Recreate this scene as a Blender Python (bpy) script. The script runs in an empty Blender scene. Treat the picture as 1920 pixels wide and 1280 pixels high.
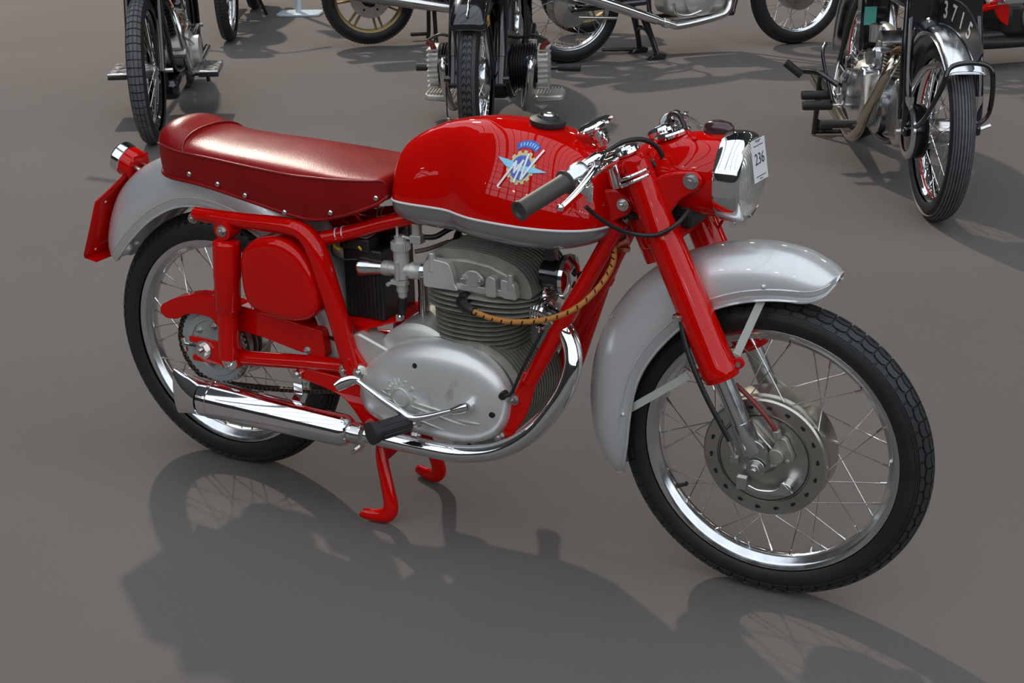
import bpy, math, random
from mathutils import Vector, Matrix
from mathutils.bvhtree import BVHTree

random.seed(7)
scene = bpy.context.scene
COL = scene.collection
V = Vector
pi = math.pi

# ------------------------------------------------------------------ camera
cam_d = bpy.data.cameras.new('camera')
cam_d.sensor_width = 36.0
cam_d.lens = 36.0 * 2596.64 / 1920.0
cam_d.clip_start = 0.05
cam_d.clip_end = 300
cam = bpy.data.objects.new('camera', cam_d)
COL.objects.link(cam)
RR = ((0.88500459, 0.46528249, -0.01670597),
      (-0.1582489, 0.33436014, 0.92906436),
      (-0.43786319, 0.81958252, -0.3695407))
CP = (2.0340779, -2.38741519, 1.51002532)
cam.matrix_world = Matrix(((RR[0][0], RR[1][0], -RR[2][0], CP[0]),
                           (RR[0][1], RR[1][1], -RR[2][1], CP[1]),
                           (RR[0][2], RR[1][2], -RR[2][2], CP[2]),
                           (0, 0, 0, 1)))
scene.camera = cam

# ------------------------------------------------------------------ sky and added lamp
world = bpy.data.worlds.new('sky')
scene.world = world
world.use_nodes = True
bg = world.node_tree.nodes['Background']
bg.inputs['Color'].default_value = (0.82, 0.90, 1.0, 1)
bg.inputs['Strength'].default_value = 1.8

# unseen lamp added under the roof, back left, for the shadows and floor falloff
FL = V((-11.25, 10.95, 11.7))
fl_d = bpy.data.lights.new('added_lamp', 'POINT')
fl_d.energy = 8200.0
fl_d.shadow_soft_size = 0.22
fl_d.color = (1.0, 0.87, 0.73)
fl = bpy.data.objects.new('added_lamp', fl_d)
COL.objects.link(fl)
fl.location = FL

vs = scene.view_settings
vs.view_transform = 'Standard'
vs.look = 'None'
vs.gamma = 1.0
vs.use_curve_mapping = False
vs.exposure = 0.0

# ------------------------------------------------------------------ materials
def mat(name, base, rough=0.5, metal=0.0, coat=0.0, spec=0.5, var=0.0, vscale=20.0,
        bump=0.0, bscale=200.0, rvar=0.0, trans=0.0, emit=None, estr=0.0, sheen=0.0, coatr=0.03):
    m = bpy.data.materials.new(name)
    m.use_nodes = True
    nt = m.node_tree
    b = nt.nodes['Principled BSDF']
    b.inputs['Base Color'].default_value = (*base, 1)
    b.inputs['Roughness'].default_value = rough
    b.inputs['Metallic'].default_value = metal
    b.inputs['Coat Weight'].default_value = coat
    b.inputs['Coat Roughness'].default_value = coatr
    b.inputs['Specular IOR Level'].default_value = spec
    b.inputs['Transmission Weight'].default_value = trans
    b.inputs['Sheen Weight'].default_value = sheen
    if emit:
        b.inputs['Emission Color'].default_value = (*emit, 1)
        b.inputs['Emission Strength'].default_value = estr
    if var or bump or rvar:
        tc = nt.nodes.new('ShaderNodeTexCoord')
    if var or rvar:
        n = nt.nodes.new('ShaderNodeTexNoise')
        n.inputs['Scale'].default_value = vscale
        n.inputs['Detail'].default_value = 5
        nt.links.new(tc.outputs['Object'], n.inputs['Vector'])
        r = nt.nodes.new('ShaderNodeMapRange')
        r.inputs['From Min'].default_value = 0.3
        r.inputs['From Max'].default_value = 0.7
        nt.links.new(n.outputs['Fac'], r.inputs['Value'])
        if var:
            mx = nt.nodes.new('ShaderNodeMix')
            mx.data_type = 'RGBA'
            mx.inputs[6].default_value = (*[c * (1 - var) for c in base], 1)
            mx.inputs[7].default_value = (*[min(1, c * (1 + var)) for c in base], 1)
            nt.links.new(r.outputs['Result'], mx.inputs[0])
            nt.links.new(mx.outputs[2], b.inputs['Base Color'])
        if rvar:
            r2 = nt.nodes.new('ShaderNodeMapRange')
            r2.inputs['To Min'].default_value = max(0.02, rough - rvar)
            r2.inputs['To Max'].default_value = rough + rvar
            nt.links.new(r.outputs['Result'], r2.inputs['Value'])
            nt.links.new(r2.outputs['Result'], b.inputs['Roughness'])
    if bump:
        n2 = nt.nodes.new('ShaderNodeTexNoise')
        n2.inputs['Scale'].default_value = bscale
        n2.inputs['Detail'].default_value = 4
        nt.links.new(tc.outputs['Object'], n2.inputs['Vector'])
        bp = nt.nodes.new('ShaderNodeBump')
        bp.inputs['Strength'].default_value = bump
        bp.inputs['Distance'].default_value = 0.002
        nt.links.new(n2.outputs['Fac'], bp.inputs['Height'])
        nt.links.new(bp.outputs['Normal'], b.inputs['Normal'])
    return m

M = {}
M['red'] = mat('red_enamel', (0.56, 0.0022, 0.0008), 0.5, 0, 0.75, 0.0, coatr=0.015)
M['leather'] = mat('red_leather', (0.245, 0.0055, 0.0060), 0.30, 0, 0, 0.2, var=0.16, vscale=10, bump=0.22, bscale=420, rvar=0.03)
M['piping'] = mat('leather_piping', (0.24, 0.010, 0.010), 0.4)
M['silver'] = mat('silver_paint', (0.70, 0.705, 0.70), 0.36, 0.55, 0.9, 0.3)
M['silver_shaded'] = mat('shaded_silver_paint', (0.27, 0.275, 0.28), 0.34, 0.55, 0.9, 0.3)  # silver copy darkened: underside shade and floor reflection put into the colour
M['chrome'] = mat('chrome', (0.86, 0.87, 0.88), 0.05, 1.0)
M['chrome_dull'] = mat('worn_chrome', (0.70, 0.69, 0.66), 0.16, 1.0, rvar=0.06, vscale=40)
M['steel'] = mat('plated_steel', (0.55, 0.54, 0.52), 0.28, 1.0, var=0.12, vscale=60)
M['cast'] = mat('cast_aluminium', (0.58, 0.57, 0.53), 0.40, 0.62, var=0.2, vscale=9, bump=0.06, bscale=300, rvar=0.09)
M['cast_rough'] = mat('sandcast_aluminium', (0.34, 0.33, 0.285), 0.5, 0.6, var=0.2, vscale=25, bump=0.25, bscale=260)
M['alu'] = mat('polished_aluminium', (0.74, 0.75, 0.76), 0.2, 1.0, rvar=0.07, vscale=30)
M['hub'] = mat('turned_aluminium', (0.52, 0.50, 0.455), 0.3, 1.0, var=0.12, vscale=12, rvar=0.07)
M['rubber'] = mat('tyre_rubber', (0.016, 0.016, 0.016), 0.5, 0, 0, 0.4, var=0.2, vscale=20, bump=0.1, bscale=150)
M['tread'] = mat('tread_rubber', (0.024, 0.025, 0.026), 0.5, 0, 0, 0.45, var=0.2, vscale=30)
M['tread_grey'] = mat('dusty_tread_rubber', (0.09, 0.09, 0.095), 0.6, var=0.2, vscale=30)
M['tread_mid'] = mat('worn_tread_rubber', (0.05, 0.05, 0.052), 0.6, var=0.2, vscale=30)
M['rubber_soft'] = mat('moulded_rubber', (0.02, 0.02, 0.02), 0.55, bump=0.1, bscale=300)
M['grip'] = mat('grip_rubber', (0.055, 0.052, 0.043), 0.5)
M['black'] = mat('black_enamel', (0.008, 0.008, 0.010), 0.15, 0, 0.7)
M['black_matt'] = mat('black_plastic', (0.012, 0.012, 0.012), 0.45)
M['battery'] = mat('battery_case', (0.012, 0.012, 0.013), 0.35)
M['hose'] = mat('cable_sheath', (0.012, 0.012, 0.012), 0.4)
M['brownhose'] = mat('fuel_hose', (0.14, 0.10, 0.07), 0.5)
M['chain'] = mat('oily_chain', (0.10, 0.082, 0.058), 0.45, 0.7, var=0.3, vscale=120)
M['sprocket'] = mat('zinc_plate', (0.46, 0.50, 0.50), 0.4, 0.55, var=0.08, vscale=15)
M['white'] = mat('white_paint', (0.74, 0.74, 0.72), 0.35)
M['stay'] = mat('pale_grey_paint', (0.50, 0.52, 0.47), 0.4)
M['paper'] = mat('white_paper', (0.80, 0.80, 0.82), 0.7)
M['ink'] = mat('printed_ink', (0.03, 0.03, 0.035), 0.7)
M['blue'] = mat('badge_blue', (0.02, 0.085, 0.46), 0.25, coat=0.5)
M['sky'] = mat('badge_light_blue', (0.22, 0.60, 0.85), 0.25, coat=0.5)
M['gold'] = mat('badge_gold', (0.62, 0.52, 0.25), 0.3, coat=0.5)
M['bwhite'] = mat('badge_white', (0.80, 0.78, 0.80), 0.3, coat=0.5)
M['smoke'] = mat('smoked_plastic', (0.055, 0.02, 0.025), 0.2, coat=0.4)
M['orange'] = mat('cloth_wire', (0.50, 0.20, 0.035), 0.6)
M['redhose'] = mat('red_cable', (0.20, 0.02, 0.016), 0.4)
M['copper'] = mat('copper', (0.75, 0.36, 0.22), 0.3, 1.0)
M['yellow'] = mat('yellow_plastic', (0.6, 0.42, 0.02), 0.4)
M['teal'] = mat('teal_sticker', (0.10, 0.42, 0.36), 0.4)
M['goldwheel'] = mat('gold_wheel_paint', (0.30, 0.205, 0.075), 0.35, 0.5)
M['rust'] = mat('heat_stained_steel', (0.16, 0.09, 0.045), 0.6, 0.5, var=0.4, vscale=60)
M['tanpipe'] = mat('heat_tinted_chrome', (0.64, 0.58, 0.47), 0.14, 1.0)
M['amber'] = mat('amber_plastic', (0.55, 0.26, 0.02), 0.3)
M['redcap'] = mat('red_brown_plastic', (0.16, 0.022, 0.014), 0.4)
M['stone'] = mat('painted_wall', (0.028, 0.029, 0.026), 0.8)
M['iron'] = mat('painted_iron', (0.06, 0.075, 0.065), 0.6)
M['paleblue'] = mat('pale_painted_steel', (0.55, 0.64, 0.70), 0.35, 0.2)
M['lampglow'] = mat('lamp_glass', (0.8, 0.8, 0.8), 0.4, emit=(1.0, 0.92, 0.8), estr=18)
M['hole'] = mat('dark_bore', (0.006, 0.006, 0.006), 0.8)

def lens_mat():
    m = bpy.data.materials.new('ribbed_lens_glass')
    m.use_nodes = True
    nt = m.node_tree
    b = nt.nodes['Principled BSDF']
    b.inputs['Base Color'].default_value = (0.78, 0.80, 0.74, 1)
    b.inputs['Metallic'].default_value = 0.75
    b.inputs['Roughness'].default_value = 0.16
    b.inputs['Coat Weight'].default_value = 1.0
    tc = nt.nodes.new('ShaderNodeTexCoord')
    w = nt.nodes.new('ShaderNodeTexWave')
    w.bands_direction = 'Y'
    w.inputs['Scale'].default_value = 60
    bp = nt.nodes.new('ShaderNodeBump')
    bp.inputs['Strength'].default_value = 0.5
    bp.inputs['Distance'].default_value = 0.002
    nt.links.new(tc.outputs['Object'], w.inputs['Vector'])
    nt.links.new(w.outputs['Fac'], bp.inputs['Height'])
    nt.links.new(bp.outputs['Normal'], b.inputs['Normal'])
    return m
M['lens'] = lens_mat()

def carpet_mat():
    m = bpy.data.materials.new('grey_carpet')
    m.use_nodes = True
    nt = m.node_tree
    b = nt.nodes['Principled BSDF']
    b.inputs['Roughness'].default_value = 0.9
    b.inputs['Specular IOR Level'].default_value = 0.15
    tc = nt.nodes.new('ShaderNodeTexCoord')
    def noise(sc, det):
        n = nt.nodes.new('ShaderNodeTexNoise')
        n.inputs['Scale'].default_value = sc
        n.inputs['Detail'].default_value = det
        nt.links.new(tc.outputs['Object'], n.inputs['Vector'])
        return n
    big, fine = noise(0.9, 7), noise(420, 2)
    mx = nt.nodes.new('ShaderNodeMix'); mx.data_type = 'RGBA'
    mx.inputs[6].default_value = (0.131, 0.117, 0.109, 1)
    mx.inputs[7].default_value = (0.144, 0.129, 0.120, 1)
    r = nt.nodes.new('ShaderNodeMapRange')
    r.inputs['From Min'].default_value = 0.35; r.inputs['From Max'].default_value = 0.65
    nt.links.new(big.outputs['Fac'], r.inputs['Value'])
    nt.links.new(r.outputs['Result'], mx.inputs[0])
    mu = nt.nodes.new('ShaderNodeMix'); mu.data_type = 'RGBA'; mu.blend_type = 'MULTIPLY'
    mu.inputs[0].default_value = 1.0
    r2 = nt.nodes.new('ShaderNodeMapRange')
    r2.inputs['From Min'].default_value = 0.3; r2.inputs['From Max'].default_value = 0.7
    r2.inputs['To Min'].default_value = 0.84; r2.inputs['To Max'].default_value = 1.14
    nt.links.new(fine.outputs['Fac'], r2.inputs['Value'])
    nt.links.new(mx.outputs[2], mu.inputs[6])
    nt.links.new(r2.outputs['Result'], mu.inputs[7])
    nt.links.new(mu.outputs[2], b.inputs['Base Color'])
    bp = nt.nodes.new('ShaderNodeBump')
    bp.inputs['Strength'].default_value = 0.5; bp.inputs['Distance'].default_value = 0.002
    nt.links.new(fine.outputs['Fac'], bp.inputs['Height'])
    nt.links.new(bp.outputs['Normal'], b.inputs['Normal'])
    return m
M['carpet'] = carpet_mat()

def cover_mat():
    # cast engine cover with a few damp streaks running down it
    m = mat('stained_cast_aluminium', (0.42, 0.41, 0.37), 0.36, 0.6, bump=0.04, bscale=300)
    nt = m.node_tree
    b = nt.nodes['Principled BSDF']
    tc = nt.nodes.new('ShaderNodeTexCoord')
    mp = nt.nodes.new('ShaderNodeMapping')
    mp.inputs['Scale'].default_value = (17, 1, 7)
    n = nt.nodes.new('ShaderNodeTexNoise')
    n.inputs['Scale'].default_value = 1.0; n.inputs['Detail'].default_value = 6
    nt.links.new(tc.outputs['Object'], mp.inputs['Vector'])
    nt.links.new(mp.outputs['Vector'], n.inputs['Vector'])
    cr = nt.nodes.new('ShaderNodeValToRGB')
    cr.color_ramp.elements[0].position = 0.33; cr.color_ramp.elements[0].color = (0.50, 0.48, 0.42, 1)
    cr.color_ramp.elements[1].position = 0.41; cr.color_ramp.elements[1].color = (0.74, 0.735, 0.71, 1)
    nt.links.new(n.outputs['Fac'], cr.inputs['Fac'])
    nt.links.new(cr.outputs['Color'], b.inputs['Base Color'])
    return m
M['cover'] = cover_mat()

# ------------------------------------------------------------------ mesh helpers
def catmull(pts, n=8):
    P = [V(p) for p in pts]
    out = []
    for i in range(len(P) - 1):
        p0 = P[i - 1] if i > 0 else P[i] * 2 - P[i + 1]
        p1, p2 = P[i], P[i + 1]
        p3 = P[i + 2] if i + 2 < len(P) else P[i + 1] * 2 - P[i]
        for k in range(n):
            t = k / n
            out.append(0.5 * ((2 * p1) + (p2 - p0) * t + (2 * p0 - 5 * p1 + 4 * p2 - p3) * t * t
                              + (3 * p1 - p0 - 3 * p2 + p3) * t ** 3))
    out.append(P[-1])
    return out

def interp(tab, x):
    # smooth table lookup on the first column
    if x <= tab[0][0]: return tab[0][1:]
    for i in range(len(tab) - 1):
        a, b = tab[i], tab[i + 1]
        if x <= b[0]:
            t = (x - a[0]) / (b[0] - a[0])
            return tuple(p + (q - p) * t for p, q in zip(a[1:], b[1:]))
    return tab[-1][1:]

def round_poly(pts, r, n=5):
    out = []
    N = len(pts)
    for i in range(N):
        p0, p1, p2 = V(pts[i - 1]), V(pts[i]), V(pts[(i + 1) % N])
        rr = r[i] if isinstance(r, (list, tuple)) else r
        a, b = (p0 - p1), (p2 - p1)
        d = min(rr, a.length * 0.49, b.length * 0.49)
        s, e = p1 + a.normalized() * d, p1 + b.normalized() * d
        for k in range(n + 1):
            t = k / n
            out.append((s * (1 - t) ** 2 + p1 * 2 * t * (1 - t) + e * t * t))
    return out

class MB:
    def __init__(s):
        s.v, s.f, s.m, s.cur = [], [], [], 0
    def add(s, vs, fs):
        o = len(s.v)
        s.v += [tuple(p) for p in vs]
        s.f += [[i + o for i in f] for f in fs]
        s.m += [s.cur] * len(fs)
        return s
    def box(s, c, size, R=None):
        x, y, z = [q / 2 for q in size]
        vs = [V((a * x, b * y, d * z)) for a in (-1, 1) for b in (-1, 1) for d in (-1, 1)]
        if R is not None: vs = [R @ p for p in vs]
        vs = [p + V(c) for p in vs]
        return s.add(vs, [(0, 1, 3, 2), (4, 6, 7, 5), (0, 4, 5, 1), (2, 3, 7, 6), (0, 2, 6, 4), (1, 5, 7, 3)])
    def frame(s, ax):
        ax = V(ax).normalized()
        u = V((0, 0, 1)).cross(ax) if abs(ax.z) < 0.9 else V((1, 0, 0)).cross(ax)
        u.normalize()
        return ax, u, ax.cross(u)
    def cyl(s, a, b, r0, r1=None, n=16):
        r1 = r0 if r1 is None else r1
        a, b = V(a), V(b)
        return s.lathe([(0, 0), (0, r0), ((b - a).length, r1), ((b - a).length, 0)], a, b - a, n)
    def lathe(s, prof, o, ax, n=32, closed=False):
        ax, u, w = s.frame(ax)
        o = V(o)
        vs, idx = [], []
        for t, r in prof:
            if r < 1e-7:
                idx.append([len(vs)]); vs.append(o + ax * t)
            else:
                row = []
                for k in range(n):
                    a = 2 * pi * k / n
                    row.append(len(vs)); vs.append(o + ax * t + (u * math.cos(a) + w * math.sin(a)) * r)
                idx.append(row)
        fs = []
        seq = list(range(len(prof))) + ([0] if closed else [])
        for i in range(len(seq) - 1):
            A, B = idx[seq[i]], idx[seq[i + 1]]
            if len(A) == 1 and len(B) == 1: continue
            for k in range(n):
                k2 = (k + 1) % n
                if len(A) == 1: fs.append((A[0], B[k2], B[k]))
                elif len(B) == 1: fs.append((A[k], A[k2], B[0]))
                else: fs.append((A[k], A[k2], B[k2], B[k]))
        return s.add(vs, fs)
    def tube(s, pts, r, n=10, sq=(1, 1), up=None, cap=True):
        P = [V(p) for p in pts]
        N = len(P)
        rs = list(r) if isinstance(r, (list, tuple)) else [r] * N
        if len(rs) != N:
            rs = [rs[min(len(rs) - 1, int(i * (len(rs) - 1) / (N - 1)))] * (1 - (i * (len(rs) - 1) / (N - 1)) % 1)
                  + rs[min(len(rs) - 1, int(i * (len(rs) - 1) / (N - 1)) + 1)] * ((i * (len(rs) - 1) / (N - 1)) % 1) for i in range(N)]
        vs, fs = [], []
        prev = None
        for i in range(N):
            t = (P[min(i + 1, N - 1)] - P[max(i - 1, 0)]).normalized()
            if up is not None:
                u = V(up) - t * V(up).dot(t)
            elif prev is None:
                u = V((0, 0, 1)).cross(t) if abs(t.z) < 0.9 else V((1, 0, 0)).cross(t)
            else:
                u = prev - t * prev.dot(t)
            u.normalize(); prev = u
            w = t.cross(u)
            for k in range(n):
                a = 2 * pi * k / n
                vs.append(P[i] + (u * math.cos(a) * sq[0] + w * math.sin(a) * sq[1]) * rs[i])
        for i in range(N - 1):
            for k in range(n):
                k2 = (k + 1) % n
                fs.append((i * n + k, i * n + k2, (i + 1) * n + k2, (i + 1) * n + k))
        if cap:
            fs.append(tuple(reversed(range(n)))); fs.append(tuple(range((N - 1) * n, N * n)))
        return s.add(vs, fs)
    def sphere(s, c, r, n=12, ax=(0, 0, 1), sc=1.0, half=False):
        pr = []
        for i in range(n // 2 + 1):
            a = (0 if half else -pi / 2) + (pi / 2 if half else pi) * i / (n // 2)
            pr.append((math.sin(a) * r * sc, max(0, math.cos(a)) * r if i not in (0 if not half else -1, n // 2) else 0))
        if half: pr = [(0, 0), (0, r)] + pr[1:]
        return s.lathe(pr, c, ax, n)
    def prism(s, poly, vec):
        P = [V(p) for p in poly]
        n = len(P)
        vs = P + [p + V(vec) for p in P]
        fs = [tuple(range(n)), tuple(reversed(range(n, 2 * n)))]
        for k in range(n):
            k2 = (k + 1) % n
            fs.append((k2, k, n + k, n + k2))
        return s.add(vs, fs)
    def plate(s, poly2, y0, y1):
        # outline given in x,z, extruded across the bike
        return s.prism([(p[0], y0, p[1]) for p in poly2], (0, y1 - y0, 0))
    def loft(s, rings, closed=True, cap=True):
        n = len(rings[0])
        vs = [p for r in rings for p in r]
        fs = []
        for i in range(len(rings) - 1):
            for k in range(n if closed else n - 1):
                k2 = (k + 1) % n
                fs.append((i * n + k, i * n + k2, (i + 1) * n + k2, (i + 1) * n + k))
        if cap:
            fs.append(tuple(reversed(range(n)))); fs.append(tuple(range((len(rings) - 1) * n, len(rings) * n)))
        return s.add(vs, fs)
    def hexbolt(s, c, ax, r=0.007, h=0.006, washer=True):
        ax = V(ax).normalized(); c = V(c)
        if washer: s.lathe([(0, 0), (0, r * 1.45), (h * 0.25, r * 1.45), (h * 0.25, 0)], c, ax, 16)
        s.lathe([(0, 0), (0, r), (h, r), (h, 0)], c + ax * h * 0.25, ax, 6)
        return s.lathe([(0, 0), (0, r * 0.5), (h * 0.6, r * 0.45), (h * 0.6, 0)], c + ax * h * 1.2, ax, 10)
    def mesh(s, name, mats, smooth=38):
        me = bpy.data.meshes.new(name)
        me.from_pydata(s.v, [], s.f)
        for m in (mats if isinstance(mats, (list, tuple)) else [mats]):
            me.materials.append(M[m])
        me.polygons.foreach_set('material_index', s.m)
        import bmesh
        bm = bmesh.new(); bm.from_mesh(me)
        bmesh.ops.recalc_face_normals(bm, faces=bm.faces)
        bm.to_mesh(me); bm.free()
        if smooth:
            me.polygons.foreach_set('use_smooth', [True] * len(me.polygons))
            me.set_sharp_from_angle(angle=math.radians(smooth))
        me.update()
        return me
    def build(s, name, mats, parent=None, smooth=38, bevel=0, seg=2, label=None, solid=0):
        o = bpy.data.objects.new(name, s.mesh(name, mats, smooth))
        COL.objects.link(o)
        if parent is not None: o.parent = parent
        if solid:
            md = o.modifiers.new('thickness', 'SOLIDIFY'); md.thickness = solid; md.offset = -1
        if bevel:
            md = o.modifiers.new('edges', 'BEVEL'); md.width = bevel; md.segments = seg
            md.limit_method = 'ANGLE'; md.angle_limit = math.radians(40); md.harden_normals = False
        if label: o['label'] = label
        return o

def root(name, label, cat, loc=(0, 0, 0), rz=0, group=None):
    o = bpy.data.objects.new(name, None)
    o.empty_display_size = 0.1
    COL.objects.link(o)
    o.location = loc; o.rotation_euler = (0, 0, rz)
    o['label'] = label; o['category'] = cat
    if group: o['group'] = group
    return o

def inst(name, me, parent, mtx):
    o = bpy.data.objects.new(name, me)
    COL.objects.link(o)
    o.parent = parent
    o.matrix_local = mtx
    return o

def text_mesh(body, size, extrude=0.0, bold=0.0):
    cu = bpy.data.curves.new('lettering', 'FONT')
    cu.body = body; cu.size = size; cu.align_x = 'CENTER'; cu.align_y = 'CENTER'
    cu.extrude = extrude; cu.offset = bold; cu.resolution_u = 3
    ob = bpy.data.objects.new('lettering', cu)
    COL.objects.link(ob)
    bpy.context.view_layer.update()
    dg = bpy.context.evaluated_depsgraph_get()
    me = bpy.data.meshes.new_from_object(ob.evaluated_get(dg))
    bpy.data.objects.remove(ob)
    return me

def text_obj(name, body, size, extrude, m, parent, origin, ux, uy, bold=0.0, squash=1.0):
    me = text_mesh(body, size, extrude, bold)
    me.materials.clear(); me.materials.append(M[m])
    ux = V(ux).normalized(); uy = V(uy).normalized(); uz = ux.cross(uy)
    mt = Matrix(((ux.x * squash, uy.x, uz.x, origin[0]), (ux.y * squash, uy.y, uz.y, origin[1]),
                 (ux.z * squash, uy.z, uz.z, origin[2]), (0, 0, 0, 1)))
    me.transform(mt)
    o = bpy.data.objects.new(name, me)
    COL.objects.link(o); o.parent = parent
    return o

def frame_mtx(o, z, x=None):
    z = V(z).normalized()
    if x is None: x = V((0, 0, 1)).cross(z) if abs(z.z) < 0.9 else V((1, 0, 0))
    x = V(x); x = (x - z * x.dot(z)).normalized(); y = z.cross(x)
    return Matrix(((x.x, y.x, z.x, o[0]), (x.y, y.y, z.y, o[1]), (x.z, y.z, z.z, o[2]), (0, 0, 0, 1)))

def struct(o):
    o['kind'] = 'structure'
    return o

# ------------------------------------------------------------------ the hall
g = MB(); g.add([(-32, -24, 0), (42, -24, 0), (42, 24, 0), (-32, 24, 0)], [(0, 1, 2, 3)])
struct(g.build('floor', 'carpet', smooth=0))['label'] = 'grey carpet of the exhibition hall'
HV, RV = 12.0, 22.0                      # springing height and radius of the glass vault
def arch(x, r, a0=0, a1=pi, n=40):
    return [(x, r * math.cos(a0 + (a1 - a0) * k / n), HV + r * math.sin(a0 + (a1 - a0) * k / n)) for k in range(n + 1)]
w = MB(); w.box((5, 22.6, HV / 2), (74, 1.0, HV)); struct(w.build('wall_left', 'stone', smooth=0))
WS = 7.5                                 # sill of the glazed side
w = MB(); w.box((5, -22.6, WS / 2), (74, 1.0, WS)); wr = struct(w.build('wall_right', 'stone', smooth=0))
w = MB()  # unseen half wall added to keep the tank's rear reflection dark
w.prism([(-20.5, 22.2 * math.cos(pi * k / 40), HV + 22.2 * math.sin(pi * k / 40)) for k in range(19, 41)] + [(-20.5, -22.4, 0), (-20.5, 1.5, 0)], (0.8, 0, 0))
struct(w.build('added_half_wall', 'stone', smooth=0))
w = MB()
w.prism([(-32.4, 22.4 * math.cos(pi * k / 40), HV + 22.4 * math.sin(pi * k / 40)) for k in range(41)] + [(-32.4, -22.4, 0), (-32.4, 22.4, 0)], (0.8, 0, 0))
struct(w.build('wall_end', 'stone', smooth=0))
w = MB(); w.box((41.4, 0, HV / 2), (0.8, 44, HV)); struct(w.build('wall_front', 'stone', smooth=0))
c = MB()
for k in range(1, 24):
    a = pi * k / 24
    c.box((5, RV * math.cos(a), HV + RV * math.sin(a)), (72, 0.18, 0.18))
ceiling = struct(c.build('ceiling', 'iron', smooth=0))
r1 = MB(); r1.tube(arch(0, RV), 0.42, n=4, up=(1, 0, 0)); r1 = r1.mesh('rib', 'iron', 0)
r2 = MB(); r2.tube(arch(0, RV), 0.10, n=4, up=(1, 0, 0)); r2 = r2.mesh('glazing_bar', 'iron', 0)
for i in range(8):
    inst('rib', r1, ceiling, Matrix.Translation((-25.2 + i * 8.75, 0, 0)))
for i in range(36):
    if (i - 2) % 4: inst('glazing_bar', r2, ceiling, Matrix.Translation((-25.2 + (i - 2) * 2.1875, 0, 0)))

mull = MB(); mull.box((0, 0, (WS + HV) / 2), (.2, .2, HV - WS)); mull = mull.mesh('mullion', 'iron', 0)
for i in range(26): inst('mullion', mull, wr, Matrix.Translation((-18.5 + i * 2.1875, -22.1, 0)))
rail = MB(); rail.box((11, -22.1, 0), (62, .2, .2)); rail = rail.mesh('transom', 'iron', 0)
for z in (9.7, 12.0): inst('transom', rail, wr, Matrix.Translation((0, 0, z)))
rp = MB()  # opaque panel added to the vault to darken reflections on upward surfaces
pts = [(RV + .5) * math.cos(math.radians(54 * k / 20)) for k in range(21)]
rp.loft([[V((x, (RV + .6) * math.cos(math.radians(54 * k / 20)), HV + (RV + .6) * math.sin(math.radians(54 * k / 20)))) for k in range(21)] for x in (-16, 42)], closed=False, cap=False)
rp.build('added_roof_panel', 'stone', ceiling, 60, solid=.2)
hd = MB()                                # made-up housing and drop rod for the added lamp
ax_ = (V((0, 0, 0)) - FL).normalized()
hd.lathe([(-.45, 0), (-.45, .12), (-.36, .26), (.05, .36), (.05, .34), (-.33, .23), (-.33, 0)], FL, ax_, 24)
hd.cyl(FL - ax_ * .4, FL + V((-.4, .4, 9.0)), .03, n=8)
hd.build('added_lamp_housing', 'iron', ceiling, 40)
lamp = MB(); lamp.sphere((0, 0, 0), .34, 16); lamp.cyl((0, 0, .3), (0, 0, .55), .08, n=10); lamp = lamp.mesh('lamp_globe', 'lampglow')
for i in range(16):
    for y in (-21.2, 21.2):
        inst('lamp_globe', lamp, ceiling, Matrix.Translation((-24 + i * 4.0, y, 11.0)))
# ------------------------------------------------------------------ wheels
def tpoint(c, R, a, th, ph, h):
    rad = R - a + (a + h) * math.cos(ph)
    return V((c[0] + rad * math.cos(th), c[1] + (a + h) * math.sin(ph), c[2] + rad * math.sin(th)))

def block(g, c, R, a, poly, h0, h1):
    lo = [tpoint(c, R, a, t, p, h0) for t, p in poly]
    hi = [tpoint(c, R, a, t, p, h1) for t, p in poly]
    n = len(poly)
    g.add(lo + hi, [tuple(range(n, 2 * n))] + [(k, (k + 1) % n, n + (k + 1) % n, n + k) for k in range(n)])

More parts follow.
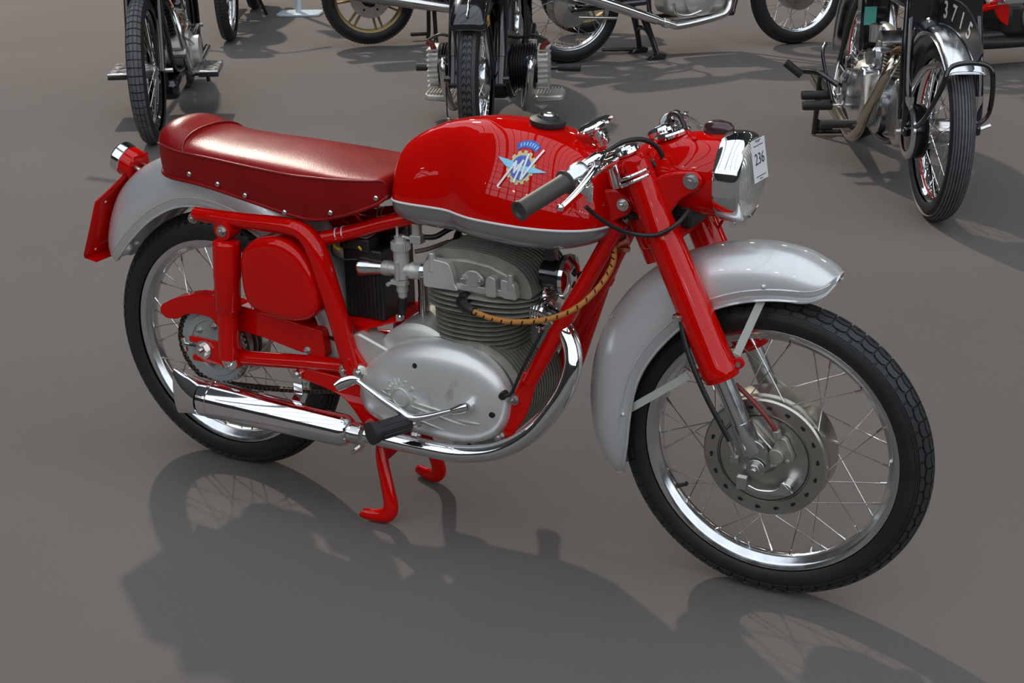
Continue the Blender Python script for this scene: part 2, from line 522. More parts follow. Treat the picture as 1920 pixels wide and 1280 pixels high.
def make_tyre(parent, c, R, a, style='plain', mats=('rubber', 'tread')):
    g = MB()
    rad = math.radians
    prof = []
    if style == 'rear':
        lim = 58
        ridges = 7
        for d in range(-125, -lim, 8): prof.append((d, -0.002))
        step = 2 * lim / ridges
        for k in range(ridges):
            p0 = -lim + k * step
            prof += [(p0 + step * 0.12, -0.0035), (p0 + step * 0.2, 0), (p0 + step * 0.8, 0), (p0 + step * 0.88, -0.0035)]
        for d in range(lim + 3, 126, 8): prof.append((d, -0.002))
    else:
        dh = 0.0 if style == 'plain' else (-.007 if style == 'ribbed' else -0.004)
        for d in range(-125, 126, 9): prof.append((d, dh if abs(d) < 75 else -0.003))
    pr = [((a + h) * math.sin(rad(p)), R - a + (a + h) * math.cos(rad(p))) for p, h in prof]
    g.lathe(pr, c, (0, 1, 0), 72)
    g.cur = 1
    if style == 'ribbed':
        for k in range(9):
            p0 = -58 + k * 13.0
            rr_ = [(p0 + 1.8, -.009), (p0 + 2.2, .0), (p0 + 10.8, .0), (p0 + 11.2, -.009)]
            g.lathe([((a + h) * math.sin(rad(p)), R - a + (a + h) * math.cos(rad(p))) for p, h in rr_], c, (0, 1, 0), 72)
    A, H0, H1 = a, -0.006, 0.0
    if style == 'road':                      # zig-zag blocks of the front tyre
        N = 62; st = 2 * pi / N
        for k in range(N):
            t = k * st
            for sg in (-1, 1):
                def q(l): return [(t + u * st, sg * rad(p)) for u, p in l]
                block(g, c, R, A, q([(0.05, 1.5), (0.45, 5.5), (0.93, 1.5), (0.93, 15), (0.5, 20), (0.05, 15)]), H0, H1)
                block(g, c, R, A, q([(0.05, 20), (0.48, 24.5), (0.93, 20), (0.93, 36), (0.72, 42), (0.24, 42), (0.05, 36)]), H0, H1)
                block(g, c, R, A, q([(0.56, 47), (0.74, 45.5), (1.2, 45.5), (1.42, 49), (1.38, 60), (0.58, 60)]), H0, H1 - 0.0008)
                for p0 in (63, 68):
                    block(g, c, R, A, q([(0.56, p0), (1.42, p0), (1.42, p0 + 2.6), (0.56, p0 + 2.6)]), H0, H1 - 0.0015)
    elif style == 'square':
        N = 58; st = 2 * pi / N
        for k in range(N):
            for p0 in (-46, -23, 1, 24):
                block(g, c, R, A, [(k * st + u * st, rad(p)) for u, p in ((.08, p0), (.9, p0), (.9, p0 + 20), (.08, p0 + 20))], H0, H1)
    elif style == 'chevron':
        N = 64; st = 2 * pi / N
        for k in range(N):
            for sg in (-1, 1):
                block(g, c, R, A, [(k * st + u * st, sg * rad(p)) for u, p in ((.1, 2), (.5, 12), (.1, 22), (.75, 22), (1.1, 12), (.75, 2))], H0, H1)
        for sg in (-1, 1):
            for k in range(N):
                block(g, c, R, A, [(k * st + u * st, sg * rad(p)) for u, p in ((0, 25), (1, 25), (1, 44), (0, 44))], H0, H1 - .0005)
    elif style == 'rear':
        N = 80; st = 2 * pi / N
        for k in range(N):
            for sg in (-1, 1):
                block(g, c, R, A, [(k * st + u * st, sg * rad(p)) for u, p in ((.15, 56), (.75, 56), (.6, 66), (.1, 66))], H0, H1)
    elif style == 'slot':
        N = 90; st = 2 * pi / N
        for k in range(N):
            for sg in (-1, 1):
                block(g, c, R, A, [(k * st + u * st, sg * rad(p)) for u, p in ((.1, 3), (.85, 3), (1.0, 52), (.25, 52))], H0, H1)
    return g.build('tyre', list(mats), parent, 30)

SPOKES = {}
def spoke_mesh(L, r, m='chrome_dull'):
    key = (round(L, 3), r, m)
    if key not in SPOKES:
        g = MB()
        g.lathe([(0, 0), (0, r * 2.0), (0.002, r * 2), (0.004, r), (L - 0.017, r), (L - 0.016, r * 1.9), (L, r * 2.2), (L, 0)], (0, 0, 0), (0, 0, 1), 6)
        SPOKES[key] = g.mesh('spoke', m)
    return SPOKES[key]

def make_rim(parent, c, rf, hw, m='alu', nsp=36, rh=0.05, hy=0.035, cross=42, sr=0.0012, name='wheel_rim', phase=0.0, smat='chrome_dull'):
    g = MB()
    half = [(hw * 0.94, rf - 0.001), (hw, rf), (hw + 0.0015, rf - 0.003), (hw - 0.001, rf - 0.012), (hw - 0.004, rf - 0.0165),
            (hw - 0.008, rf - 0.0185), (hw - 0.011, rf - 0.024), (hw * 0.28, rf - 0.0275)]
    prof = [(-y, r) for y, r in half] + [(y, r) for y, r in reversed(half)] + [(hw * 0.6, rf - 0.012), (-hw * 0.6, rf - 0.012)]
    g.lathe(prof, c, (0, 1, 0), 72, closed=True)
    # spoke seats
    rim = None
    ends = []
    for k in range(nsp):
        side = -1 if k % 2 == 0 else 1
        dr = 1 if (k // 2) % 2 == 0 else -1
        tr = 2 * pi * k / nsp + phase
        thb = tr + dr * math.radians(cross)
        a = V((c[0] + rh * math.cos(thb), c[1] + side * hy, c[2] + rh * math.sin(thb)))
        b = V((c[0] + (rf - 0.026) * math.cos(tr), c[1] + side * hw * 0.22, c[2] + (rf - 0.026) * math.sin(tr)))
        ends.append((a, b))
        d = V((math.cos(tr), 0, math.sin(tr)))
        g.sphere(b + d * 0.001, 0.0042, 8, ax=-d, sc=0.8)
    rim = g.build(name, m, parent, 40)
    for a, b in ends:
        L = (b - a).length
        inst('spoke', spoke_mesh(L, sr, smat), rim, frame_mtx(a, b - a))
    return rim

def fender(parent, name, c, tab, m, thick=0.0025, n=14, na=46, edge=0.0032, rib=True, expo=0.8):
    # tab rows: angle (deg), crown radius, edge radius, half width
    g = MB()
    t0, t1 = tab[0][0], tab[-1][0]
    pts = catmull([(r[1], r[2], r[3]) for r in tab], 8)
    ang = catmull([(r[0], 0, 0) for r in tab], 8)
    rings, eL, eR, rb = [], [], [], {-1: [], 1: []}
    for a, p in zip(ang, pts):
        th = math.radians(a.x)
        rc, re, w = p
        ring = []
        for k in range(n + 1):
            ph = -pi / 2 + pi * k / n
            s_ = math.sin(ph); c_ = math.cos(ph)
            y = w * math.copysign(abs(s_) ** expo, s_)
            r = re + (rc - re) * max(0, c_) ** expo
            ring.append(V((c[0] + r * math.cos(th), c[1] + y, c[2] + r * math.sin(th))))
        rings.append(ring)
        eL.append(ring[0]); eR.append(ring[-1])
        for sg in (-1, 1):
            q_ = min(1, .020 / max(.001, rc - re)) ** (1 / expo)
            r = re + min(.020, rc - re); yy = w * (max(0, 1 - q_ * q_) ** .5) ** expo
            rb[sg].append(V((c[0] + r * math.cos(th), c[1] + sg * yy, c[2] + r * math.sin(th))))
    g.loft(rings, closed=False, cap=False)
    o = g.build(name, m, parent, 60, solid=thick)
    h = MB()
    h.tube(eL, edge, 6); h.tube(eR, edge, 6); h.tube(rings[0], edge * .7, 6); h.tube(rings[-1], edge * .7, 6)
    if rib:
        for sg in (-1, 1): h.tube(rb[sg][6:-6], .0016, 6)
    h.build('rolled_edge', m, o, 60)
    return o

# ================================================================== the red motorcycle
bike = root('motorcycle', 'red and silver vintage motorcycle in the foreground with red leather seat and lot tag 236', 'motorcycle')
FX, FZ, FY = 1.332, 0.31, -0.006
RX, RZ = 0.0, 0.31

# front wheel ----------------------------------------------------------------
fc = (FX, FY, FZ)
frim = make_rim(bike, fc, 0.256, 0.024, 'alu', 36, 0.108, 0.040, 36, 0.00125, phase=0.05)
make_tyre(frim, fc, 0.311, 0.037, 'road')
g = MB()                                   # drum hub with pierced flange
g.lathe([(-0.050, 0), (-0.050, 0.090), (-0.047, 0.0905), (-0.047, 0.092), (-0.050, 0.0935), (-0.050, 0.119), (-0.047, 0.1225), (-0.038, 0.123), (-0.034, 0.119),
         (-0.026, 0.119), (-0.024, 0.124), (0.0, 0.126), (0.022, 0.126), (0.03, 0.122), (0.032, 0.05), (0.045, 0.045), (0.05, 0.02), (0.05, 0)], fc, (0, 1, 0), 64)
hub = g.build('brake_hub', 'hub', bike, 25)
kh = MB(); kh.cyl((0, 0, 0), (0, -.0006, 0), .0036, n=10); kh.cyl((0, 0, .0045), (0, -.0006, .0045), .0026, n=10)
kh = kh.mesh('spoke_hole', 'hole', 0)
for k in range(18):
    a = 2 * pi * k / 18 + 0.1
    inst('spoke_hole', kh, hub, Matrix.Translation((FX + 0.106 * math.cos(a), FY - 0.0505, FZ + 0.106 * math.sin(a))) @ Matrix.Rotation(-a, 4, 'Y'))
g = MB()
g.lathe([(0, .0875), (0, .0895), (-.0008, .0885)], (FX, FY - .0502, FZ), (0, 1, 0), 64)
g.build('drum_gap', 'hole', hub, 0)
g = MB()                                   # air-scoop boss and backing plate swelling
g.lathe([(0, 0.030), (-0.012, 0.026), (-0.020, 0.018), (-0.020, 0)], (FX + 0.0, FY - 0.05, FZ), (0, 1, 0), 28)
g.prism(round_poly([(FX - 0.012, FY - .05, FZ + .006), (FX - .055, FY - .05, FZ + .062), (FX - .028, FY - .05, FZ + .078), (FX + .026, FY - .05, FZ + .026)], 0.012), (0, -0.016, 0))
g.cyl((FX - 0.038, FY - .06, FZ + .066), (FX - 0.038, FY - .078, FZ + .066), .015, .013, 20)
g.build('torque_anchor', 'hub', hub, 40, bevel=0.003)
g = MB()                                   # speedometer drive
g.prism(round_poly([(FX + .018, FY - .052, FZ + .012), (FX + .056, FY - .052, FZ + .002), (FX + .064, FY - .052, FZ + .018), (FX + .044, FY - .052, FZ + .058), (FX + .026, FY - .052, FZ + .056)], .008), (0, -0.014, 0))
g.cyl((FX + .030, FY - .055, FZ + .02), (FX + .030, FY - .076, FZ + .02), .0155, n=20)
g.cyl((FX + .030, FY - .064, FZ + .055), (FX + .026, FY - .066, FZ + .072), .0085, n=12)
g.cyl((FX + .052, FY - .064, FZ + .012), (FX + .052, FY - .071, FZ + .012), .005, n=8)
g.build('speedometer_drive', 'cast_rough', hub, 40, bevel=0.002)
g = MB()                                   # brake lever at the bottom of the plate
g.tube(catmull([(FX + .052, FY - .068, FZ - .044), (FX + .03, FY - .07, FZ - .058), (FX + .0, FY - .07, FZ - .062), (FX - .022, FY - .07, FZ - .056)], 6), [.010, .008, .006, .0055], 10, sq=(.6, 1), up=(0, 1, 0))
g.cyl((FX + .054, FY - .05, FZ - .042), (FX + .054, FY - .080, FZ - .042), .0125, n=16)
g.cyl((FX + .046, FY - .076, FZ - .030), (FX + .066, FY - .076, FZ - .05), .0055, n=8)
g.box((FX - .034, FY - .070, FZ - .050), (.020, .012, .026))
g.build('brake_lever_arm', 'alu', hub, 40, bevel=0.0015)
g = MB()
g.cyl((FX - .19, FY + .0, FZ - .125), (FX - .171, FY - .004, FZ - .115), .005, n=10)
g.build('valve_stem', 'rubber_soft', frim)

# fork -------------------------------------------------------------------------
FD = V((-0.432, 0, 0.902)).normalized()     # up along the fork
def fpt(z, y):                              # point on the fork axis at height z
    t = (z - 0.328) / FD.z
    return V((1.325, y, 0.328)) + FD * t
for sg in (-1, 1):
    y = sg * 0.088
    g = MB()
    g.lathe([(0, 0), (0, .030), (.147, .0305), (.149, .0315), (.153, .0315), (.155, .032), (.407, .0345), (.411, .0365), (.429, .0365), (.432, .0345), (.439, .034), (.441, .018), (.441, 0)], fpt(.872, y), -FD, 28)
    leg = g.build('fork_shroud', 'red', bike, 30)
    for d, lx in ((1, 0.0), (-1, 0.0)):
        p = fpt(.492, y) + V((FD.z, 0, -FD.x)) * d * 0.036
        h = MB()
        e = V((FD.z, 0, -FD.x)) * d
        h.prism(round_poly([p - e * .012 + FD * .014 + V((0, -.003, 0)), p + e * .017 + FD * .011 + V((0, -.003, 0)), p + e * .017 - FD * .007 + V((0, -.003, 0)), p - e * .012 - FD * .014 + V((0, -.003, 0))], .007), (0, .006, 0))
        lug = h.build('clamp_lug', 'red', leg, 40, bevel=.001)
        h = MB(); h.cyl(p + e * .006 + V((0, -.003, 0)), p + e * .006 + V((0, -.006, 0)), .0052, n=12)
        h.build('rivet', 'steel', leg)
    g = MB()
    g.lathe([(0, 0), (0, .0185), (.105, .0185), (.106, .0205), (.165, .0205), (.168, .0195), (.168, 0)], fpt(.487, y), -FD, 26)
    g.build('fork_slider', 'steel' if sg > 0 else 'alu', bike, 30)
    g = MB()
    b = fpt(.335, y)
    g.prism(round_poly([(FX - .024, y - sg * .004, .372), (FX + .012, y - sg * .004, .358), (FX + .022, y - sg * .004, .318), (FX + .006, y - sg * .004, .296), (FX - .014, y - sg * .004, .306)], .010), (0, sg * .016, 0))
    g.cyl((FX, y - sg * .03, FZ), (FX, y + sg * .018, FZ), .012, n=18)
    g.hexbolt((FX, y + sg * .016, FZ), (0, sg, 0), .013, .010)
    g.build('axle_clamp', 'steel', bike, 40, bevel=.002)
# lower crown
g = MB()
cr = [(fpt(.735, 0).x - .065, 0)]
zl = .735
P0 = fpt(zl, 0)
out = round_poly([(P0.x - .075, -.035, 0), (P0.x + .012, -.105, 0), (P0.x + .028, -.09, 0), (P0.x + .028, .09, 0), (P0.x + .012, .105, 0), (P0.x - .075, .035, 0)], .02)
Rk = Matrix.Rotation(-math.radians(25.6), 3, 'Y')
g.prism([Rk @ (V(p) - V((P0.x, 0, 0))) + V((P0.x, 0, zl - .018)) for p in out], Rk @ V((0, 0, .034)))
g.build('fork_crown', 'red', bike, 40, bevel=.005)
# top yoke: a cast bridge dipping between the fork caps
P1 = fpt(.870, 0) + V((-.008, 0, 0))
def yk(u, y, w):                            # u behind the fork axis, w above it
    return P1 + (Rk @ V((-u, y, w)))
g = MB()
sec = [(-.118, .0), (-.112, .030), (-.095, .037), (-.07, .036), (-.04, .040), (0, .046), (.04, .040), (.07, .036), (.095, .037), (.112, .030), (.118, .0)]
rings = []
for i, (y, hw_) in enumerate(sec):
    hw_ = max(hw_, .004)
    k = 1 - (abs(y) / .09) ** 2 if abs(y) < .09 else 0
    mid = .036 * max(0, k) ** .8
    top = .012 + .004 * max(0, k)
    bot = -.014 - .02 * max(0, k)
    ring = []
    for j in range(14):
        a = 2 * pi * j / 14
        ring.append(yk(mid + hw_ * math.copysign(abs(math.cos(a)) ** .7, math.cos(a)), y, (top if math.sin(a) > 0 else -bot) * math.copysign(abs(math.sin(a)) ** .7, math.sin(a))))
    rings.append(ring)
g.loft(rings)
yoke = g.build('top_yoke', 'red', bike, 60)
for sg in (-1, 1):
    g = MB()
    g.lathe([(0, 0), (0, .025), (.004, .0285), (.013, .0285), (.018, .024), (.020, .013), (.018, .012), (.018, 0)], yk(0, sg * .088, .013), FD, 26)
    for k in range(20):
        a = 2 * pi * k / 20
        g.sphere(yk(0, sg * .088, .023) + (Rk @ V((.0265 * math.cos(a), .0265 * math.sin(a), 0))), .0028, 6)
    g.build('fork_cap', 'chrome', yoke, 30)
g = MB()                                    # steering damper knob
kp = V((.962, .008, .875))
KA = V((-.38, -.2, .9)).normalized()
KR = KA.to_track_quat('Z', 'X').to_matrix()
g.lathe([(0, 0), (0, .016), (.010, .016), (.011, .013), (.016, .013), (.017, .018), (.024, .018), (.025, .010), (.034, .010), (.035, .030), (.038, .034), (.044, .034), (.046, .026), (.046, 0)], kp, KA, 28)
for k in range(8):
    a = 2 * pi * k / 8
    g.sphere(kp + (KR @ V((.034 * math.cos(a), .034 * math.sin(a), .0405))), .0045, 8)
g.build('steering_damper_knob', 'chrome', bike, 35)
g = MB()
g.cyl(yk(.065, 0, .0), yk(.065, 0, -.20), .026, n=24)
g.build('steering_head', 'red', bike, 35)

# clip-on handlebars -------------------------------------------------------------
def handlebar(sg):
    y = sg
    g = MB()
    # clamp strap around the shroud
    for w in (-.022, -.032):
        ring = [P1 + (Rk @ V((.0335 * math.cos(a), y * .088 + .0335 * math.sin(a), w))) for a in [2 * pi * k / 24 for k in range(25)]]
        g.tube(ring, .0042, 8)
    g.tube([P1 + (Rk @ V((-.03, y * .110, -.026))), (1.048, y * .150, .884), (1.036, y * .190, .880)], [.012, .011, .011], 12)
    g.build('bar_clamp', 'chrome', bike, 40)
    g = MB()
    g.tube([(1.046, y * .13, .886), (1.006, y * .252, .868), (.972, y * .355, .842)], .011, 14)
    bar = g.build('handlebar', 'chrome', bike, 40)
    a, b = V((1.006, y * .250, .868)), V((.970, y * .362, .840))
    d = (b - a).normalized()
    g = MB()
    L = (b - a).length
    g.lathe([(0, .011), (0, .0225), (.003, .0225), (.006, .0175), (.012, .0165), (L - .006, .0165), (L - .004, .0185), (L, .0185), (L, .014), (L - .004, .010), (L - .004, 0)], a, d, 24)
    g.build('hand_grip', 'grip', bar, 30)
    # lever perch and lever
    g = MB()
    g.lathe([(0, .0115), (0, .021), (.004, .022), (.020, .021), (.028, .016), (.040, .014), (.042, .0115)], a - d * .044, d, 24)
    g.prism(round_poly([a - d * .020 + V((.016, 0, .004)), a - d * .002 + V((.020, 0, .006)), a - d * .004 + V((.038, 0, -.008)), a - d * .024 + V((.036, 0, -.008))], .004), (0, 0, -.020))
    g.cyl(a - d * .022 + V((.030, 0, -.012)), a - d * .022 + V((.030, 0, -.044)), .0075, .005, 12)
    g.build('lever_perch', 'alu', bar, 35, bevel=.0015)
    g = MB()
    p = [V((1.046, y * .150, .905)), V((1.048, y * .185, .902)), V((1.050, y * .215, .893)), V((1.049, y * .255, .878)), V((1.044, y * .295, .862)), V((1.036, y * .335, .847))]
    g.tube(catmull(p, 6), [.003, .006, .0075, .0068, .006, .005], 12, sq=(1.0, .6), up=(1, 0, 0))
    g.sphere(p[-1], .0068, 10)
    g.cyl(p[2] + V((0, 0, .010)), p[2] - V((0, 0, .012)), .006, n=12)
    g.cyl(p[1] + V((-.012, 0, .006)), p[1] + V((-.012, 0, -.007)), .009, n=14)
    g.tube([p[0], p[1] + V((-.010, y * .01, .004)), a - d * .03 + V((0, 0, .012))], [.005, .008, .009], 10, sq=(1, .6), up=(1, 0, 0))
    g.build('brake_lever' if sg < 0 else 'clutch_lever', 'chrome', bar, 40)
handlebar(-1); handlebar(1)

# headlamp -------------------------------------------------------------------------
HC = V((0, 0, .843))
g = MB()
g.lathe([(1.056, 0), (1.058, .018), (1.066, .036), (1.082, .053), (1.106, .065), (1.14, .0735), (1.175, .078), (1.218, .080), (1.218, .07)], HC, (1, 0, 0), 56)
shell = g.build('headlamp_shell', 'red', bike, 40)
g = MB()
g.lathe([(1.216, .0795), (1.216, .0825), (1.220, .084), (1.242, .0848), (1.256, .0835), (1.263, .079), (1.265, .0745), (1.261, .072)], HC, (1, 0, 0), 64)
g.box((1.240, 0, .843 - .087), (.030, .016, .008))
g.cyl((1.233, -.010, .843 - .092), (1.233, .010, .843 - .092), .006, n=10)
g.build('headlamp_rim', 'chrome', shell, 40)
g = MB()
g.lathe([(1.260, .0742), (1.267, .068), (1.275, .052), (1.280, .028), (1.2815, 0)], HC, (1, 0, 0), 48)
g.build('headlamp_lens', 'lens', shell, 60)
g = MB()
g.loft([[V((1.197 + .030 * math.cos(a) * s, .017 * math.sin(a) * s, z)) for a in [2 * pi * k / 20 for k in range(20)]] for s, z in ((1, .915), (1.0, .925), (.93, .934), (.75, .940), (.4, .943))])
g.build('pilot_lamp', 'smoke', shell, 60)
for p, n_ in (((1.162, -.034, .9145), (0, -.4, .9)), ((1.178, -.0805, .838), (0, -1, 0)), ((1.178, .0805, .838), (0, 1, 0))):
    g = MB(); g.sphere(p, .005, 10, ax=n_, sc=.6); g.build('screw', 'red', shell)
g = MB()                                     # bezel and dial behind the yoke: speedometer in the shell
g.lathe([(0, 0), (0, .034), (.006, .036), (.010, .034), (.011, .029), (.009, 0)], (1.108, .0, .905), (-.34, 0, .94), 30)
for k in range(24):
    a = 2 * pi * k / 24
g.build('speedometer_bezel', 'chrome', shell, 40)
for sg in (-1, 1):                            # fork ears
    g = MB()
    out = round_poly([(1.075, .800), (1.100, .842), (1.140, .862), (1.190, .868), (1.203, .850), (1.190, .832), (1.160, .815), (1.135, .775), (1.122, .742), (1.096, .742)], [.01, .02, .03, .018, .018, .018, .03, .03, .01, .01], 5)
    g.plate(out, sg * .084, sg * .092)
    ear = g.build('headlamp_bracket', 'red', bike, 40, bevel=.003)
    g = MB(); g.hexbolt((1.180, sg * .092, .850), (0, sg, 0), .0105, .008); g.build('bolt', 'steel', ear, 40)

# paper lot tag --------------------------------------------------------------------
tx = V((.2, 1, .08)).normalized()
ty = V((-.13, 0, 1)).normalized()
ty = (ty - tx * ty.dot(tx)).normalized()
tn = tx.cross(ty).normalized()
tc_ = V((1.286, -.030, .886))
tag = root('paper_tag', 'white paper lot tag printed 236 hanging on the headlamp of the red motorcycle', 'tag', tc_)
g = MB()
g.prism([tx * -.024 + ty * -.038, tx * .024 + ty * -.038, tx * .024 + ty * .038, tx * -.024 + ty * .038], -tn * .0006)
g.build('card', 'paper', tag, 0)
text_obj('printed_number', '236', .030, .0002, 'ink', tag, tn * .0006 + ty * .002, tx, ty, bold=-.0002, squash=.75)
for yy, ww in ((.0335, .006), (.036, .010), (.027, .016), (-.029, .017), (-.034, .006)):
    h = MB(); h.prism([tx * -ww + ty * (yy - .0007), tx * ww + ty * (yy - .0007), tx * ww + ty * (yy + .0007), tx * -ww + ty * (yy + .0007)], tn * .0003)
    h.build('printed_line', 'ink', tag, 0)

# fuel tank ------------------------------------------------------------------------
ZW = .7365
TANK = [(.516, .012, .765, .731), (.518, .045, .800, .716), (.524, .072, .826, .701), (.540, .089, .847, .690), (.575, .097, .870, .681), (.625, .099, .891, .678),
        (.67, .104, .902, .680), (.71, .122, .908, .679), (.75, .136, .911, .678), (.82, .145, .908, .675), (.88, .146, .897, .675), (.93, .138, .879, .682), (.97, .121, .855, .692),
        (.998, .094, .826, .706), (1.011, .060, .798, .720), (1.015, .015, .77, .733)]
TS = catmull([(t[0], t[1], t[2]) for t in TANK], 5)
TB = catmull([(t[0], t[3], 0) for t in TANK], 5)
def tank_ring(i, upper):
    x, w, zt = TS[i]; zb = TB[i].y
    ring = []
    n = 26
    for k in range(n + 1):
        a = pi * k / n
        cc, ss = math.cos(a), math.sin(a)
        if upper:
            zf = abs(ss) ** 1.12
            ring.append(V((x, -w * (1 - .10 * zf) * math.copysign(abs(cc) ** .80, cc), ZW + (zt - ZW) * zf)))
        else:
            e = 2 / 3.0
            ring.append(V((x, -w * math.copysign(abs(cc) ** e, cc), ZW - (ZW - zb) * abs(ss) ** e)))
    return ring
g = MB(); g.loft([tank_ring(i, True) for i in range(len(TS))], closed=False, cap=False)
tank = g.build('fuel_tank', 'red', bike, 70)
tank_bvh = BVHTree.FromPolygons(g.v, g.f)
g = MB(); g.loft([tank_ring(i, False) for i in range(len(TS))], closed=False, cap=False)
pan = g.build('tank_underside', 'silver_shaded', tank, 70)
g = MB()
for sg in (-1, 1):
    g.tube([(p.x, sg * p.y, ZW) for p in TS], .0026, 8)
g.build('pinstripe', 'white', tank, 60)
g = MB()                                      # filler cap
g.lathe([(-.008, 0), (-.008, .026), (0, .034), (.006, .036), (.011, .036), (.014, .031), (.016, .022), (.020, .020), (.021, 0)], (.846, 0, .903), (.10, 0, 1), 30)
g.build('filler_cap', 'rubber_soft', tank, 30)
g = MB(); g.lathe([(0, 0), (0, .0165), (.004, .015), (.006, 0)], (.848, 0, .924), (.10, 0, 1), 24)
g.build('filler_cap_button', 'chrome_dull', tank, 30)

# tank emblem, laid on the curved side
BO = V((.842, -.3, .842))
bn = V((0, 1, 0))
def on_tank(u, w, h):
    hit = tank_bvh.ray_cast(V((BO.x + u, -.3, BO.z + w)), bn)
    p, n_ = hit[0], hit[1]
    if n_.y > 0: n_ = -n_
    return p + n_ * h
def decal(name, polys, h, m, thick=.0007):
    g = MB()
    for poly in polys:
        # dense outline so that it follows the curve
        dense = []
        for i in range(len(poly)):
            a, b = V((*poly[i], 0)), V((*poly[(i + 1) % len(poly)], 0))
            k = max(1, int((b - a).length / .004))
            for j in range(k): dense.append(a.lerp(b, j / k))
        top = [on_tank(p.x, p.y, h) for p in dense]
        bot = [on_tank(p.x, p.y, h - thick) for p in dense]
        cx = sum(p.x for p in dense) / len(dense); cy = sum(p.y for p in dense) / len(dense)
        n = len(dense)
        g.add(top + bot, [tuple(range(n))] + [(k, (k + 1) % n, n + (k + 1) % n, n + k) for k in range(n)])
    return g.build(name, m, tank, 0)
S_ = .0265
def rotp(poly, deg=-4, dx=0, dy=0, sc=1):
    c_, s_ = math.cos(math.radians(deg)), math.sin(math.radians(deg))
    return [((x * c_ - y * s_) * sc + dx, (x * s_ + y * c_) * sc + dy) for x, y in poly]
gear = []
for k in range(14):
    for da, r in ((-.16, .94), (-.10, 1.10), (.10, 1.10), (.16, .94)):
        a = 2 * pi * (k + .5) / 14 + da
        gear.append((r * S_ * math.cos(a), r * S_ * math.sin(a)))
def fan(poly):                                # split an outline into wedges so it can bend
    n = len(poly)
    return [[(0, 0), poly[i], poly[(i + 1) % n]] for i in range(n)]
decal('emblem_gear', fan(rotp(gear)), .0010, 'gold')
disc = [(.78 * S_ * math.cos(2 * pi * k / 28), .78 * S_ * math.sin(2 * pi * k / 28)) for k in range(28)]
decal('emblem_disc', fan(disc), .0018, 'blue')
decal('emblem_wing', [rotp([(-.054, .011), (-.030, .010), (-.030, -.002)]), rotp([(-.030, .010), (.0, .004), (.0, -.006), (-.030, -.002)]),
                      rotp([(.0, .004), (.028, .004), (.028, -.005), (.0, -.006)]), rotp([(.028, .004), (.055, -.001), (.028, -.005)])], .0024, 'sky')
ban = []
for k in range(8):
    a0, a1 = math.radians(52 + k * 8.5), math.radians(52 + (k + 1) * 8.5)
    ban.append([(1.25 * S_ * math.cos(a0), 1.25 * S_ * math.sin(a0)), (1.68 * S_ * math.cos(a0), 1.68 * S_ * math.sin(a0)),
                (1.68 * S_ * math.cos(a1), 1.68 * S_ * math.sin(a1)), (1.25 * S_ * math.cos(a1), 1.25 * S_ * math.sin(a1))])
decal('emblem_banner', ban, .0010, 'blue')
marks = []
for k in range(7):
    a0 = math.radians(58 + k * 8.5)
    marks.append([((r) * S_ * math.cos(a0 + d), (r) * S_ * math.sin(a0 + d)) for r, d in ((1.36, -.03), (1.57, -.03), (1.57, .03), (1.36, .03))])
decal('emblem_banner_mark', marks, .0014, 'sky')
def stroke(a, b, w):
    a, b = V((*a, 0)), V((*b, 0)); d = (b - a).normalized(); nn = V((-d.y, d.x, 0)) * w / 2
    return [(p.x, p.y) for p in (a + nn, b + nn, b - nn, a - nn)]
w_ = .0042
M_ = [stroke((-.040, -.036), (-.010, .010), w_), stroke((-.011, .011), (-.010, -.010), w_), stroke((-.011, -.009), (.004, .013), w_), stroke((.003, .013), (-.007, -.026), w_)]
V_ = [stroke((.010, .024), (.006, -.020), w_), stroke((.006, -.020), (.036, .030), w_)]
decal('emblem_letter_m', M_, .0032, 'bwhite')
decal('emblem_letter_v', V_, .0032, 'bwhite')

# seat -----------------------------------------------------------------------------
SEAT = [(-.090, .792, .776, .742, .030), (-.087, .822, .790, .734, .066), (-.072, .840, .797, .727, .090), (-.045, .842, .796, .723, .101), (-.012, .830, .791, .722, .107),
        (.03, .814, .788, .720, .110), (.10, .807, .785, .713, .115), (.20, .804, .780, .699, .122), (.30, .800, .775, .684, .125), (.36, .796, .775, .681, .125),
        (.43, .789, .776, .697, .121), (.49, .784, .777, .720, .106), (.512, .781, .777, .733, .093), (.518, .772, .768, .740, .085)]
A_ = catmull([(t[0], t[1], t[2]) for t in SEAT], 5)
B_ = catmull([(t[0], t[3], t[4]) for t in SEAT], 5)
rings = []; seam = {-1: [], 1: []}; hem = {-1: [], 1: []}
for p, q in zip(A_, B_):
    x, zt, zs = p; zb, w = q.y, q.z
    ring = []
    n = 22
    for k in range(n + 1):
        a = pi * k / n
        cc, ss = math.cos(a), math.sin(a)
        ring.append(V((x, -w * math.copysign(abs(cc) ** .85, cc), zs + (zt - zs) * abs(ss) ** .95)))
    ins = .006
    side = [V((x, w - ins * t * t, zs + (zb - zs) * t)) for t in (.12, .35, .6, .85, 1)]
    rings.append(ring + side + [V((x, -p2.y, p2.z)) for p2 in reversed(side)])
    seam[-1].append((x, -w - .0005, zs)); seam[1].append((x, w + .0005, zs))
    hem[-1].append((x, -w + ins - .001, zb + .002)); hem[1].append((x, w - ins + .001, zb + .002))
g = MB(); g.loft(rings, closed=True)
seat = g.build('seat', 'leather', bike, 55)
for sg in (-1, 1):
    g = MB(); g.tube(seam[sg], .0026, 8); g.build('seam', 'piping', seat, 60)
    g = MB(); g.tube(hem[sg], .0042, 8); g.build('hem', 'leather', seat, 60)
g = MB()                                        # seam across the rump
x0, w0 = .012, .109
g.tube([(x0 - .012 * math.sin(a), -w0 * math.copysign(abs(math.cos(a)) ** .85, math.cos(a)), (.788 + .0385 * math.sin(a) ** .95)) for a in [pi * k / 20 for k in range(21)]], .0022, 8)
